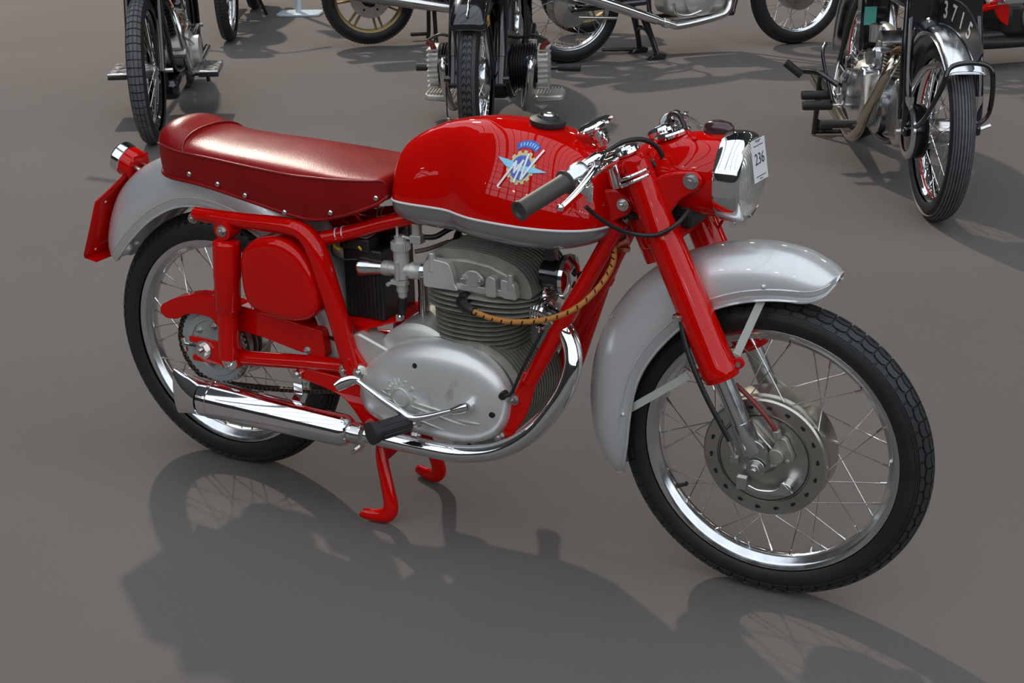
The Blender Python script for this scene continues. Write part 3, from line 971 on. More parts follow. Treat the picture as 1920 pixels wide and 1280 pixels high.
g.build('seam', 'piping', seat, 60)
for sg in (-1, 1):
    for x, z in ((.021, .741), (.103, .729), (.180, .714), (.284, .690), (.401, .703), (.500, .740)):
        w0 = [q.z for p, q in zip(A_, B_) if p.x >= x][0]
        g = MB(); g.sphere((x, sg * (w0 - .003), z), .0068, 12, ax=(0, sg, 0), sc=.55); g.build('press_stud', 'chrome_dull', seat, 60)

# rear wheel -------------------------------------------------------------------------
rc = (RX, 0, RZ)
rrim = make_rim(bike, rc, 0.256, 0.024, 'alu', 36, 0.085, 0.034, 38, 0.00125, phase=0.02)
make_tyre(rrim, rc, 0.315, 0.040, 'rear')
g = MB()
g.lathe([(-.055, 0), (-.055, .05), (-.046, .055), (-.04, .09), (-.034, .092), (-.030, .085), (-.018, .080), (.02, .080), (.028, .092), (.034, .094), (.04, .09), (.046, .04), (.06, .02), (.06, 0)], rc, (0, 1, 0), 48)
rhub = g.build('wheel_hub', 'hub', bike, 30)
kb = MB(); kb.lathe([(-.004, 0), (-.004, .082), (.004, .082), (.004, 0)], (0, 0, 0), (0, 1, 0), 40); kb = kb.mesh('drum_band', 'black_matt')
inst('drum_band', kb, rhub, Matrix.Translation((RX, -.006, RZ))); inst('drum_band', kb, rhub, Matrix.Translation((RX, .010, RZ)))
SC = V((.006, -.066, .322))
g = MB()
g.lathe([(-.003, .0), (-.003, .058), (-.006, .060), (-.006, .076), (-.003, .078), (-.003, .090), (.003, .090), (.003, 0)], SC, (0, 1, 0), 56)
for k in range(44):
    a = 2 * pi * k / 44
    R_ = Matrix.Rotation(-a, 3, 'Y')
    g.box(SC + R_ @ V((.0925, 0, 0)), (.008, .005, .0055), R_)
spr = g.build('sprocket', 'sprocket', bike, 30)
for k in range(6):
    a = 2 * pi * k / 6 + .35
    g = MB(); g.hexbolt(SC + V((.049 * math.cos(a), -.003, .049 * math.sin(a))), (0, -1, 0), .0062, .006); g.build('bolt', 'steel', spr, 35)
# drive chain around sprocket and along the lower and upper runs
CF = V((.50, -.066, .345))
path = []
for k in range(26):
    a = math.radians(98) + math.radians(176) * k / 25
    path.append(SC + V((.097 * math.cos(a), 0, .097 * math.sin(a))))
low0, low1 = SC + V((0, 0, -.097)), CF + V((0, 0, -.042))
N_ = 40
for k in range(1, N_ + 1):
    t = k / N_
    path.append(low0.lerp(low1, t) + V((0, 0, -.012 * math.sin(pi * t))))
up0, up1 = SC + V((.0, 0, .097)), CF + V((0, 0, .042))
path = [up1.lerp(up0, k / 30) for k in range(30)] + path
tot = [0]
for i in range(len(path) - 1): tot.append(tot[-1] + (path[i + 1] - path[i]).length)
def along(s_):
    for i in range(len(tot) - 1):
        if s_ <= tot[i + 1]:
            t = (s_ - tot[i]) / max(1e-9, tot[i + 1] - tot[i]); d = (path[i + 1] - path[i]).normalized()
            return path[i].lerp(path[i + 1], t), d
    return path[-1], (path[-1] - path[-2]).normalized()
g = MB(); pitch = .0125; k = 0
while k * pitch < tot[-1] - pitch:
    p, d = along((k + .5) * pitch)
    R_ = Matrix((d, (0, 1, 0), V(d).cross(V((0, 1, 0))))).transposed()
    yo = .0058 if k % 2 else .0044
    for sg in (-1, 1):
        for e in (-.4, .4):
            g.box(p + d * e * pitch + V((0, sg * yo, 0)), (.008, .0014, .0098), R_)
        g.box(p + V((0, sg * yo, 0)), (.008, .0014, .0072), R_)
    q, d = along(k * pitch); g.cyl(q - V((0, .005, 0)), q + V((0, .005, 0)), .0038, n=6)
    k += 1
ch = g.build('drive_chain', 'chain', bike, 0); ch['kind'] = 'stuff'

# swinging arm, shocks --------------------------------------------------------------
for sg in (-1, 1):
    g = MB()
    y = sg * .103
    g.tube([(.445, sg * .092, .352), (.30, sg * .098, .341), (.10, y, .320)], [.017, .0165, .0175], 16)
    g.plate(round_poly([(-.030, .352), (.068, .349), (.070, .392), (.112, .392), (.112, .300), (.066, .294), (-.026, .292), (-.026, .306), (.03, .312), (.03, .336), (-.030, .338)], .004, 3), y - .005, y + .005)
    g.plate(round_poly([(.070, .392), (.112, .392), (.118, .30), (.066, .294)], .006, 3), y - .014, y + .004)
    g.cyl((.099, y - .022, .318), (.099, y + .020, .318), .022, n=20)
    arm = g.build('swinging_arm', 'red', bike, 40, bevel=.0015)
    g = MB(); g.hexbolt((.012, sg * .108, .326), (0, sg, 0), .015, .013); g.build('axle_nut', 'chrome_dull', arm, 35)
    g = MB(); g.lathe([(0, 0), (0, .021), (.003, .021), (.004, .010), (.009, .009), (.012, 0)], (.099, sg * .125, .318), (0, sg, 0), 20); g.build('washer', 'chrome', arm, 35)
    g = MB(); g.cyl((-.05, sg * .108, .330), (.0, sg * .108, .330), .005, n=10); g.cyl((-.045, sg * .112, .348), (-.045, sg * .104, .312), .005, n=8); g.build('chain_adjuster', 'chrome_dull', arm, 35)
    g = MB()
    y = sg * .127
    tp, bt = V((.1255, y, .612)), V((.098, y, .318))
    d = (bt - tp).normalized()
    g.lathe([(0, 0), (.0, .018), (.005, .0285), (.007, .0300), (.010, .0306), (.088, .0310), (.0885, .0296), (.162, .0290), (.167, .0265), (.169, .0225), (.285, .0225), (.285, 0)], tp, d, 30)
    g.cyl((.126, y + sg * .014, .634), (.126, y - sg * .026, .634), .0215, n=22)
    sh = g.build('shock_absorber', 'red', bike, 32)
    g = MB(); g.hexbolt((.126, y + sg * .014, .634), (0, sg, 0), .009, .007); g.build('bolt', 'steel', sh, 35)
    # rear frame loop
    g = MB()
    P = catmull([(.038, sg * .118, .656), (.16, sg * .118, .656), (.285, sg * .118, .659), (.332, sg * .118, .648), (.360, sg * .118, .610), (.378, sg * .117, .55), (.396, sg * .114, .480), (.418, sg * .110, .385), (.428, sg * .108, .345)], 6)
    g.tube(P, [.016, .0175, .0185, .021, .0235, .0235, .0225, .0215, .021], 16)
    loop = g.build('frame_loop', 'red', bike, 50)
    g = MB(); g.plate(round_poly([(.395, .42), (.43, .41), (.475, .345), (.462, .318), (.395, .318), (.393, .36)], .008), sg * .104, sg * .114); g.build('gusset', 'red', loop, 40, bevel=.002)
    for x, z in ((.412, .348), (.448, .352)):
        g = MB(); g.hexbolt((x, sg * .114, z), (0, sg, 0), .0125, .010); g.build('bolt', 'chrome_dull', loop, 35)
    g = MB(); g.hexbolt((.036, sg * .126, .648), (0, sg, 0), .0085, .007); g.build('bolt', 'steel', loop, 35)
    # top rail to the tank
    g = MB()
    g.tube(catmull([(.335, sg * .104, .630), (.40, sg * .085, .646), (.52, sg * .052, .683), (.62, sg * .03, .70), (.95, sg * .016, .78)], 6), .0158, 14)
    rail = g.build('top_rail', 'red', bike, 50)
    for x, y, z in ((.392, .087, .6445), (.406, .083, .6485)):
        g = MB(); g.cyl((x - .0012, sg * y, z), (x + .0012, sg * (y - .0006), z + .0005), .0163, n=20); g.build('pinstripe', 'white', rail, 30)
    # front down tube
    g = MB()
    P = [(1.022, sg * .05, .742), (.955, sg * .064, .610), (.899, sg * .076, .500), (.845, sg * .090, .392)]
    g.tube(catmull(P, 4), .0165, 16)
    for q in (P[1], P[2]):
        d = (V(P[2]) - V(P[1])).normalized(); g.cyl(V(q) - d * .008, V(q) + d * .008, .0172, n=18)
    dt = g.build('down_tube', 'red', bike, 40)
    g = MB(); g.plate(round_poly([(.836, .418), (.864, .408), (.858, .370), (.838, .310), (.805, .262), (.777, .244), (.768, .256), (.794, .300), (.806, .345)], [.006, .006, .02, .03, .03, .006, .006, .02, .02]), sg * .092, sg * .100)
    ep = g.build('engine_plate', 'red', dt, 40, bevel=.003)
    for x, z in ((.814, .352), (.780, .262)):
        g = MB(); g.hexbolt((x, sg * .100, z), (0, sg, 0), .0085, .010); g.build('bolt', 'steel', ep, 35)

# chain guard -------------------------------------------------------------------------
g = MB()
cg = [(-.125, .394), (-.118, .410), (-.077, .432), (-.02, .450), (.045, .455), (.110, .444), (.213, .435), (.339, .420), (.344, .358), (.322, .352), (.265, .361), (.178, .376), (.111, .383), (.070, .350), (.050, .375), (.030, .400), (-.002, .404), (-.042, .399), (-.076, .380), (-.11, .378)]
g.plate(round_poly(cg, .010, 4), -.094, -.052)
guard = g.build('chain_guard', 'red', bike, 50, bevel=.014, seg=5)
g = MB(); g.hexbolt((.296, -.094, .368), (0, -1, 0), .006, .006); g.build('bolt', 'steel', guard, 35)
g = MB(); g.hexbolt((.055, -.094, .375), (0, -1, 0), .006, .006); g.build('bolt', 'steel', guard, 35)

# tool boxes ----------------------------------------------------------------------------
for sg in (-1, 1):
    out = [(.166, .570), (.183, .603), (.217, .626), (.274, .633), (.321, .613), (.351, .570), (.364, .514), (.354, .476), (.313, .454), (.256, .453), (.192, .465), (.170, .497)]
    sm = [tuple(p)[:2] for p in catmull([(x, z, 0) for x, z in out + out[:1]], 4)[:-1]]
    g = MB(); g.plate(sm, sg * .072, sg * .125)
    tb = g.build('tool_box', 'red', bike, 50, bevel=.006, seg=3)
    cx, cz = .262, .545
    g = MB()
    g.loft([[V((cx + (x - cx) * s_, sg * y, cz + (z - cz) * s_)) for x, z in sm] for s_, y in ((1.012, .118), (1.018, .124), (1.012, .132), (.985, .139), (.93, .1435), (.80, .1455), (.4, .1465))])
    g.build('tool_box_lid', 'red', tb, 50)

# mudguards --------------------------------------------------------------------------------
rf = fender(bike, 'mudguard', (RX, 0, RZ), [(151.5, .350, .345, .018), (150, .362, .338, .040), (147, .380, .328, .057), (140, .404, .318, .067), (127, .437, .318, .072), (112, .452, .330, .073), (95, .452, .345, .074), (75, .445, .345, .074), (58, .437, .342, .074), (42, .428, .335, .072), (28, .420, .335, .070), (12, .412, .335, .070), (-4, .405, .335, .068)], 'silver')
ff = fender(bike, 'mudguard', (FX, FY, FZ), [(73.5, .392, .375, .022), (75, .396, .354, .048), (79, .404, .338, .060), (86, .414, .331, .064), (100, .419, .320, .066), (115, .421, .309, .067), (133, .419, .293, .067), (153, .404, .284, .067), (171, .387, .276, .066), (185, .371, .281, .062), (194, .352, .298, .054), (199, .340, .315, .036)], 'silver')
for sg in (-1, 1):
    for (x0, z0), (x1, z1), (xr, zr) in (((1.186, .468), (1.060, .366), (1.045, .352)), ((1.279, .528), (1.312, .628), (1.318, .662))):
        b = V((x1, sg * .058 + FY, z1)); a = V((x0, sg * .088, z0)); b = b + (b - a).normalized() * .02
        d = (b - a).normalized(); nn = d.cross(V((0, 1, 0))).normalized() * .0075
        g = MB(); g.prism([a + nn, b + nn, b - nn, a - nn], (0, sg * -.003, 0)); g.build('mudguard_stay', 'stay', ff, 30)
        g = MB(); g.sphere((xr, sg * .067 + FY, zr), .0048, 10, ax=(0, sg, 0), sc=.6); g.build('rivet', 'silver', ff, 60)
# number plate bracket and tail lamp
g = MB()
rows = [(-.350, .490, .085), (-.346, .500, .090), (-.318, .568, .088), (-.291, .636, .086), (-.270, .662, .058), (-.248, .688, .036), (-.226, .716, .033), (-.215, .738, .024)]
g.loft([[V((x, -w, z)), V((x + .004, -w * .5, z)), V((x + .005, 0, z)), V((x + .004, w * .5, z)), V((x, w, z))] for x, z, w in rows], closed=False, cap=False)
g.prism([(-.350, -.085, .490), (-.350, .085, .490), (-.318, .080, .482), (-.318, -.080, .482)], (0, 0, .003))
npl = g.build('number_plate_bracket', 'red', bike, 50, solid=.003)
for x, z, y in ((-.3475, .506, -.078), (-.339, .507, -.060), (-.296, .628, -.076), (-.287, .630, -.060)):
    g = MB(); g.sphere((x + .004, y, z), .0032, 8, ax=(1, 0, -.4), sc=.4); g.build('screw', 'white', npl)
LA = V((-.90, 0, .36)).normalized()
LP_ = V((-.222, 0, .706))
g = MB(); g.lathe([(0, 0), (0, .033), (.004, .036), (.034, .036), (.034, 0)], LP_, LA, 30)
tl = g.build('tail_lamp', 'red', bike, 35)
g = MB(); g.lathe([(.033, .0365), (.034, .038), (.055, .038), (.060, .034), (.058, .030)], LP_, LA, 30); g.build('tail_lamp_rim', 'chrome', tl, 35)
g = MB(); g.lathe([(.057, .032), (.066, .022), (.070, 0)], LP_, LA, 24); g.build('tail_lamp_lens', 'redcap', tl, 50)
g = MB()
for y in (-.014, .014): g.cyl(LP_ + V((0, y, .004)), LP_ + V((.026, y, -.008)), .006, n=10)
g.build('lamp_stud', 'steel', tl)
g = MB(); g.tube(catmull([LP_ + V((-.01, -.03, -.05)), LP_ + V((.0, -.03, -.03)), LP_ + V((.02, -.025, -.005)), LP_ + V((.05, -.02, .006))], 6), .0022, 6); g.build('wire', 'redhose', tl, 60)

# engine ----------------------------------------------------------------------------------------
g = MB()                                       # crankcase between the covers
case = [(.470, .270), (.470, .372), (.505, .412), (.56, .446), (.62, .452), (.70, .446), (.735, .42), (.745, .38), (.75, .27), (.73, .236), (.56, .232)]
g.plate(round_poly(case, .02, 4), -.088, .088)
g.lathe([(-.085, 0), (-.085, .092), (-.075, .104), (.07, .104), (.085, .092), (.085, 0)], (.575, 0, .366), (0, 1, 0), 44)
g.lathe([(-.03, 0), (-.03, .055), (-.02, .062), (.05, .062), (.06, .055), (.06, 0)], (.80, .06, .455), (0, 1, 0), 32)
g.plate(round_poly([(.60, .24), (.78, .25), (.74, .205), (.66, .195)], .01), -.07, .07)
crank = g.build('crankcase', 'cast', bike, 40, bevel=.004)
g = MB()                                       # cast horn behind the clutch cover
g.plate(round_poly([(.415, .424), (.440, .436), (.520, .408), (.53, .36), (.452, .345), (.424, .395)], .006), -.104, -.052)
g.build('casting_lug', 'cast', crank, 40, bevel=.006)
g = MB(); g.cyl((.735, -.05, .238), (.735, -.05, .2), .006, n=10); g.cyl((.70, -.09, .215), (.70, -.103, .215), .008, n=12); g.build('drain_plug', 'hole', crank)
# finned front of the crankcase: one disc rib after another
fin = MB()
fr = [(.715 + .118 * math.cos(a), .342 + .116 * math.sin(a)) for a in [math.radians(-110 + 250 * k / 28) for k in range(29)]]
fin.plate([(.74, .24)] + fr + [(.70, .44)], -.0020, .0020)
finm = fin.mesh('crankcase_fin', 'cast_rough', 40)
core = MB(); core.plate([(.74, .25)] + [(.70 + .115 * math.cos(a), .342 + .102 * math.sin(a)) for a in [math.radians(-110 + 250 * k / 28) for k in range(29)]] + [(.70, .43)], -.088, .088)
core.build('crankcase_nose', 'cast_rough', crank, 40)
for k in range(16):
    inst('crankcase_fin', finm, crank, Matrix.Translation((0, -.086 + k * .0115, 0)))
# clutch cover
cov = [(.439, .296), (.448, .348), (.484, .389), (.540, .426), (.606, .447), (.683, .449), (.745, .436), (.788, .402), (.808, .354), (.800, .298), (.772, .260), (.720, .236), (.649, .230), (.569, .234), (.502, .240), (.455, .261)]
cs = [tuple(p)[:2] for p in catmull([(x, z, 0) for x, z in cov + cov[:1]], 4)[:-1]]
cx, cz = .625, .338
for sg in (-1, 1):
    g = MB()
    g.loft([[V((cx + (x - cx) * s_, sg * y, cz + (z - cz) * s_)) for x, z in cs] for s_, y in ((1.0, .08), (1.0, .098), (.992, .107), (.97, .116), (.93, .124), (.87, .130), (.78, .135), (.66, .139), (.5, .142), (.3, .1435), (.1, .144))])
    o = g.build('clutch_cover' if sg < 0 else 'primary_cover', 'cover', crank, 60)
    if sg < 0:
        cover = o; cov_bvh = BVHTree.FromPolygons(g.v, g.f)
def on_cover(x, z, h=0.0):
    hit = cov_bvh.ray_cast(V((x, -.4, z)), V((0, 1, 0)))
    n_ = hit[1]
    if n_.y > 0: n_ = -n_
    return hit[0] + n_ * h, n_
for x, z, r in ((.603, .403, .0058), (.779, .322, .0068)):
    p, n_ = on_cover(x, z, .0004)
    g = MB(); g.cyl(p - n_ * .002, p, r, n=16); g.build('cover_screw_hole', 'hole', cover, 0)
bc = V((.566, .325))
ring = []
for k in range(33):
    a = 2 * pi * k / 32
    ring.append(on_cover(bc.x + .0205 * math.cos(a), bc.y + .0205 * math.sin(a), .0005)[0])
g = MB(); g.tube(ring, .0026, 8); g.build('raised_ring', 'cast', cover, 60)
for k, ch_ in enumerate('AGUSTA'):
    a = math.radians(164 - k * 31)
    p, n_ = on_cover(bc.x + .0345 * math.cos(a), bc.y + .0345 * math.sin(a), .0006)
    up_ = V((math.cos(a), 0, math.sin(a))); up_ = (up_ - n_ * up_.dot(n_)).normalized()
    text_obj('raised_letter', ch_, .0205, .0022, 'cast', cover, p, up_.cross(n_), up_)
for (xa, za), (xb, zb) in (((.594, .321), (.688, .311)), ((.592, .311), (.722, .289)), ((.552, .293), (.668, .268)), ((.515, .331), (.541, .325)), ((.512, .321), (.543, .314)), ((.700, .300), (.752, .298))):
    g = MB()
    P = [on_cover(xa + (xb - xa) * t / 12, za + (zb - za) * t / 12, .0002)[0] for t in range(13)]
    g.tube(P, [.001, .0034, .0036, .0034, .001], 6, sq=(1, 1)); g.build('raised_stripe', 'cast', cover, 60)
g = MB()
p, n_ = on_cover(.797, .365, .0); 
g.cyl(p + V((0, .01, 0)), p + V((.004, -.006, 0)), .010, .008, 14)
g.tube(catmull([p, p + V((.025, -.008, .012)), p + V((.05, -.002, .07)), p + V((.085, .02, .15))], 6), .0035, 8)
g.build('ignition_lead', 'hose', crank, 50)

# cylinder barrel: stacked fins
CX = .694
cyl_b = MB(); cyl_b.lathe([(.425, 0), (.425, .07), (.525, .07), (.525, 0)], (CX, 0, 0), (0, 0, 1), 32)
barrel = cyl_b.build('cylinder_barrel', 'cast_rough', bike, 40)
def oval(cx_, hx, hy, n=48, e=2.6):
    out_ = []
    for k in range(n):
        a = 2 * pi * k / n
        out_.append((cx_ + hx * math.copysign(abs(math.cos(a)) ** (2 / e), math.cos(a)), hy * math.copysign(abs(math.sin(a)) ** (2 / e), math.sin(a))))
    return out_
def fin_mesh(name, hx, hy, th, e):
    g = MB()
    o_ = oval(0, hx, hy, 44, e)
    g.loft([[V((x * s_, y * s_, z)) for x, y in o_] for s_, z in ((.985, 0), (1, th * .3), (1, th * .7), (.985, th))])
    return g.mesh(name, 'cast_rough', 40)
fm = fin_mesh('cooling_fin', .099, .093, .0027, 2.5)
for k in range(9):
    inst('cooling_fin', fm, barrel, Matrix.Translation((CX, 0, .432 + k * .0102)))
# cylinder head
g = MB()
HX = .716
g.loft([[V((x, y, z)) for x, y in oval(HX, .105, .08, 40, 3)] for z in (.520, .566)])
head = g.build('cylinder_head', 'cast_rough', bike, 40)
fm2 = fin_mesh('cooling_fin', .131, .104, .0030, 3.0)
for k in range(4):
    inst('cooling_fin', fm2, head, Matrix.Translation((HX, 0, .523 + k * .0108)))
# rocker box with upright fins
g = MB()
prof = [(.603, .566), (.603, .598), (.616, .616), (.642, .627), (.700, .631), (.755, .626), (.795, .611), (.815, .590), (.820, .566)]
g.plate(prof, -.080, .086)
rb = g.build('rocker_box', 'cast_rough', head, 40, bevel=.006)
fp = MB()
outer = [(.594, .563), (.594, .602), (.604, .628), (.636, .645), (.70, .650), (.765, .645), (.815, .628), (.840, .600), (.848, .563)]
fp.plate(round_poly(outer, .016, 3), -.0016, .0016)
fpm = fp.mesh('cooling_fin', 'cast_rough', 40)
for k in range(15):
    inst('cooling_fin', fpm, rb, Matrix.Translation((0, -.072 + k * .0118, 0)))
g = MB()                                        # right-hand face: plates, inspection cover, stud bosses
g.plate(round_poly([(.607, .565), (.607, .612), (.622, .628), (.668, .624), (.676, .604), (.680, .580), (.69, .566)], .008), -.0985, -.080)
g.plate(round_poly([(.752, .565), (.752, .600), (.760, .610), (.775, .606), (.777, .565)], .006), -.0985, -.080)
g.plate(round_poly([(.786, .565), (.784, .606), (.815, .600), (.822, .565)], .008), -.0945, -.078)
g.box((.715, -.0835, .573), (.20, .012, .014))
g.cyl((.628, -.094, .60), (.628, -.094, .640), .007, n=14)
g.cyl((.806, -.090, .585), (.806, -.090, .618), .007, n=14)
g.build('rocker_box_face', 'cast', rb, 40, bevel=.0015)
g = MB()
g.plate(round_poly([(.692, .598), (.708, .612), (.728, .612), (.744, .598), (.744, .588), (.728, .577), (.708, .577), (.692, .588)], .006), -.090, -.083)
ic = g.build('inspection_cover', 'cast', rb, 40, bevel=.0015)
for x in (.698, .738):
    g = MB(); g.hexbolt((x, -.090, .593), (0, -1, 0), .0058, .006, False); g.build('bolt', 'steel', ic, 35)
g = MB()                                        # plug and cap
g.lathe([(0, .010), (.018, .010), (.018, .012), (.03, .011), (.03, 0)], (.700, -.085, .548), (.35, -1, -.1), 14)
for k in range(4): g.lathe([(k * .006, .0), (k * .006, .0155), (k * .006 + .003, .0155), (k * .006 + .003, 0)], (.698, -.085, .549), (.3, -1, -.1), 14)
g.tube([(.705, -.110, .547), (.722, -.124, .544), (.742, -.128, .541)], [.010, .0115, .009], 12)
g.build('spark_plug_cap', 'black_matt', head, 40)
wp = catmull([(.738, -.127, .5415), (.79, -.135, .536), (.85, -.138, .540), (.915, -.132, .556), (.965, -.115, .582), (1.0, -.088, .622), (1.014, -.06, .66), (1.010, -.045, .690)], 8)
g = MB(); g.tube(wp, .0058, 12); lead = g.build('plug_lead', 'orange', bike, 60)
fm3 = MB(); fm3.box((0, -.0052, 0), (.0028, .0020, .0075)); fm3 = fm3.mesh('woven_fleck', 'hole', 0)
for k in range(2, len(wp) - 2, 3):
    d = (wp[k + 1] - wp[k - 1]).normalized()
    mt = frame_mtx(wp[k], V((0, 1, 0)).cross(d) * -1 + d * .55, V(d))
    inst('woven_fleck', fm3, lead, mt)
g = MB(); g.cyl((1.005, -.03, .690), (1.030, -.025, .70), .009, n=12); g.box((1.02, -.03, .682), (.03, .012, .008)); g.build('ignition_coil_terminal', 'copper', bike, 35)
g = MB()
g.tube([(.966, .085, .650), (.935, .085, .575)], .0175, 16); g.tube([(.936, .085, .578), (.931, .085, .566)], .0195, 16); g.tube([(.932, .085, .568), (.868, .085, .372)], .0155, 16)
g.build('tyre_pump', 'red', bike, 35)
# carburettor and inlet
YC = -.058
g = MB()
g.lathe([(0, .0185), (-.001, .0215), (.003, .0218), (.012, .020), (.040, .0160), (.060, .0142), (.060, .012), (.01, .017)], (.430, YC, .571), (1, 0, .09), 30)
bell = g.build('intake_trumpet', 'alu', bike, 35)
g = MB()
g.lathe([(0, .0), (0, .0165), (.016, .0165), (.016, 0)], (.487, YC, .576), (1, 0, .09), 26)
g.lathe([(0, .0), (0, .0135), (.055, .0135), (.055, .018), (.062, .018), (.066, .016), (.074, .017), (.080, .017), (.080, 0)], (.500, YC, .577), (1, 0, .05), 26)
g.cyl((.530, YC, .560), (.530, YC, .632), .0165, n=26)
g.cyl((.530, YC, .622), (.530, YC, .641), .0195, n=26)
for k in range(22):
    a = 2 * pi * k / 22; g.cyl((.530 + .0195 * math.cos(a), YC + .0195 * math.sin(a), .624), (.530 + .0195 * math.cos(a), YC + .0195 * math.sin(a), .640), .0018, n=5)
g.cyl((.530, YC, .640), (.530, YC, .652), .013, n=20)
g.cyl((.523, YC, .65), (.523, YC, .678), .003, n=8); g.cyl((.523, YC, .672), (.523, YC, .682), .0055, n=10)
g.lathe([(0, .010), (.010, .016), (.014, .016), (.016, .0125), (.030, .0125), (.032, .010), (.042, .0095), (.044, .007), (.05, .0068), (.05, 0)], (.529, YC, .560), (0, 0, -1), 24)
g.box((.529, YC - .012, .553), (.036, .010, .010)); g.cyl((.508, YC - .016, .549), (.508, YC - .024, .549), .0045, n=10)
g.cyl((.530, YC - .018, .600), (.530, YC - .018, .560), .004, n=10)
carb = g.build('carburettor', 'cast', bike, 35)
g = MB(); g.cyl((.528, YC, .515), (.526, YC - .002, .478), .0095, .009, 14); g.build('drain_hose', 'hose', carb)
g = MB(); g.tube(catmull([(.572, YC, .581), (.590, YC + .006, .581), (.606, YC + .02, .572), (.618, YC + .03, .56)], 6), [.0165, .0165, .017, .02], 18); g.build('inlet_stub', 'alu', bike, 40)
g = MB(); g.tube(catmull([(.552, YC + .02, .615), (.575, YC + .03, .62), (.60, YC + .06, .628), (.63, .03, .64)], 6), .005, 8); g.build('fuel_hose', 'brownhose', bike, 60)
g = MB(); g.cyl((.565, -.048, .682), (.565, -.048, .655), .011, n=14); g.box((.566, -.048, .648), (.026, .022, .018)); g.cyl((.553, -.052, .648), (.535, -.06, .652), .004, n=8)
g.build('fuel_tap', 'cast', bike, 35, bevel=.0015)
g = MB()
g.tube(catmull([(.577, -.04, .650), (.60, -.03, .652), (.625, -.01, .667), (.66, .0, .677)], 6), .006, 8)
g.tube(catmull([(.543, -.04, .69), (.54, -.045, .668), (.548, -.055, .655)], 6), .006, 8)
g.tube(catmull([(.650, .0, .672), (.628, .01, .648), (.612, .02, .60), (.60, .03, .545)], 6), .007, 8)
g.build('rubber_hose', 'hose', bike, 60)
# oil pipes behind the cylinder
g = MB(); g.cyl((.545, .0, .43), (.545, .0, .50), .0125, n=16); g.cyl((.545, .0, .497), (.545, .0, .575), .0115, n=16); g.build('breather_tube', 'hub', crank, 35)
g = MB(); g.cyl((.560, -.03, .455), (.560, -.03, .56), .003, n=8); g.cyl((.558, -.03, .425), (.560, -.03, .462), .0055, .006, 10); g.cyl((.560, -.03, .456), (.560, -.03, .464), .0078, n=6); g.cyl((.575, .02, .45), (.57, .02, .53), .003, n=8)
g.build('control_rod', 'steel', crank, 35)

# battery and tray ------------------------------------------------------------------------------
g = MB(); g.box((.432, .005, .532), (.098, .13, .158))
bat = g.build('battery', 'battery', bike, 35, bevel=.004)
for k in range(9):
    h = MB(); h.box((.392 + k * .010, -.0605, .522), (.0045, .003, .12)); h.build('case_rib', 'battery', bat, 35)
g = MB(); g.box((.418, -.045, .622), (.075, .045, .028)); g.build('regulator', 'black_matt', bat, 35, bevel=.004)
g = MB(); g.box((.418, -.045, .637), (.060, .034, .0015)); g.build('data_label', 'stay', bat, 35)
g = MB(); g.box((.445, .03, .625), (.085, .075, .02)); g.build('battery_cover', 'battery', bat, 35, bevel=.006)
g = MB(); g.tube(catmull([(.365, -.06, .635), (.368, -.07, .615), (.385, -.073, .606)], 6), .0035, 8); g.build('terminal_lead', 'yellow', bat, 60)
g = MB(); g.tube(catmull([(.436, -.068, .612), (.440, -.074, .616), (.436, -.076, .622)], 5), .0028, 8); g.build('terminal_lead', 'yellow', bat, 60)
g = MB(); g.tube(catmull([(.362, -.06, .63), (.366, -.075, .60), (.39, -.078, .588), (.43, -.075, .592)], 6), .002, 6); g.build('wire', 'hose', bat, 60)
g = MB()
g.prism([(.36, -.075, .447), (.452, -.085, .440), (.512, -.035, .452), (.512, .075, .452), (.36, .075, .447)], (0, 0, .004))
g.prism([(.36, -.075, .450), (.452, -.085, .443), (.452, -.083, .425), (.36, -.073, .435)], (0, .003, 0))
g.prism([(.495, .03, .455), (.512, .0, .455), (.528, .0, .375), (.50, .03, .375)], (.0, .004, 0))
g.build('battery_tray', 'red', bike, 30)
g = MB(); g.box((.508, -.04, .462), (.012, .014, .014)); g.sphere((.512, -.046, .466), .005, 8); g.build('strap_screw', 'chrome', bike, 35)
# horn ------------------------------------------------------------------------------------------------
g = MB(); g.lathe([(-.052, 0), (-.052, .030), (-.012, .031), (-.010, .044), (0, .044), (0, 0)], (.902, -.025, .606), (1, 0, 0), 30); g.box((.862, -.02, .660), (.022, .02, .05))
horn = g.build('horn', 'black', bike, 35)
g = MB(); g.lathe([(-.004, .042), (-.002, .047), (.006, .046), (.010, .038), (.012, .034), (.016, .026), (.018, 0)], (.902, -.025, .606), (1, 0, 0), 36); g.build('horn_grille', 'chrome', horn, 30)
for k in range(3):
    g = MB(); a = 2 * pi * k / 3; g.prism(round_poly([(0.9195, -.025 + r * math.cos(a + d_), .606 + r * math.sin(a + d_)) for r, d_ in ((.008, -.5), (.024, -.35), (.024, .35), (.008, .5))], .002), (.0015, 0, 0)); g.build('grille_slot', 'hole', horn, 0)

# exhaust ----------------------------------------------------------------------------------------------
g = MB()
for k in range(4):
    g.lathe([(k * .0075, 0), (k * .0075, .0255), (k * .0075 + .002, .0275), (k * .0075 + .005, .0275), (k * .0075 + .0065, .025), (k * .0075 + .0065, 0)], (.832, -.028, .527), (.93, -.25, .05), 26)
g.hexbolt((.845, -.02, .556), (0, 0, 1), .007, .008); g.hexbolt((.85, -.05, .502), (0, 0, -1), .007, .008)
g.build('exhaust_flange', 'chrome', bike, 35)
ep_ = [(.850, -.034, .529), (.885, -.052, .526), (.918, -.070, .508), (.940, -.085, .475), (.945, -.100, .436), (.925, -.114, .377), (.873, -.125, .303), (.80, -.134, .249), (.715, -.140, .224), (.62, -.146, .221), (.48, -.150, .224)]
g = MB(); g.tube(catmull(ep_, 8), .0188, 26); g.build('exhaust_pipe', 'chrome', bike, 60)
MD = V((-1, 0, .012)).normalized()
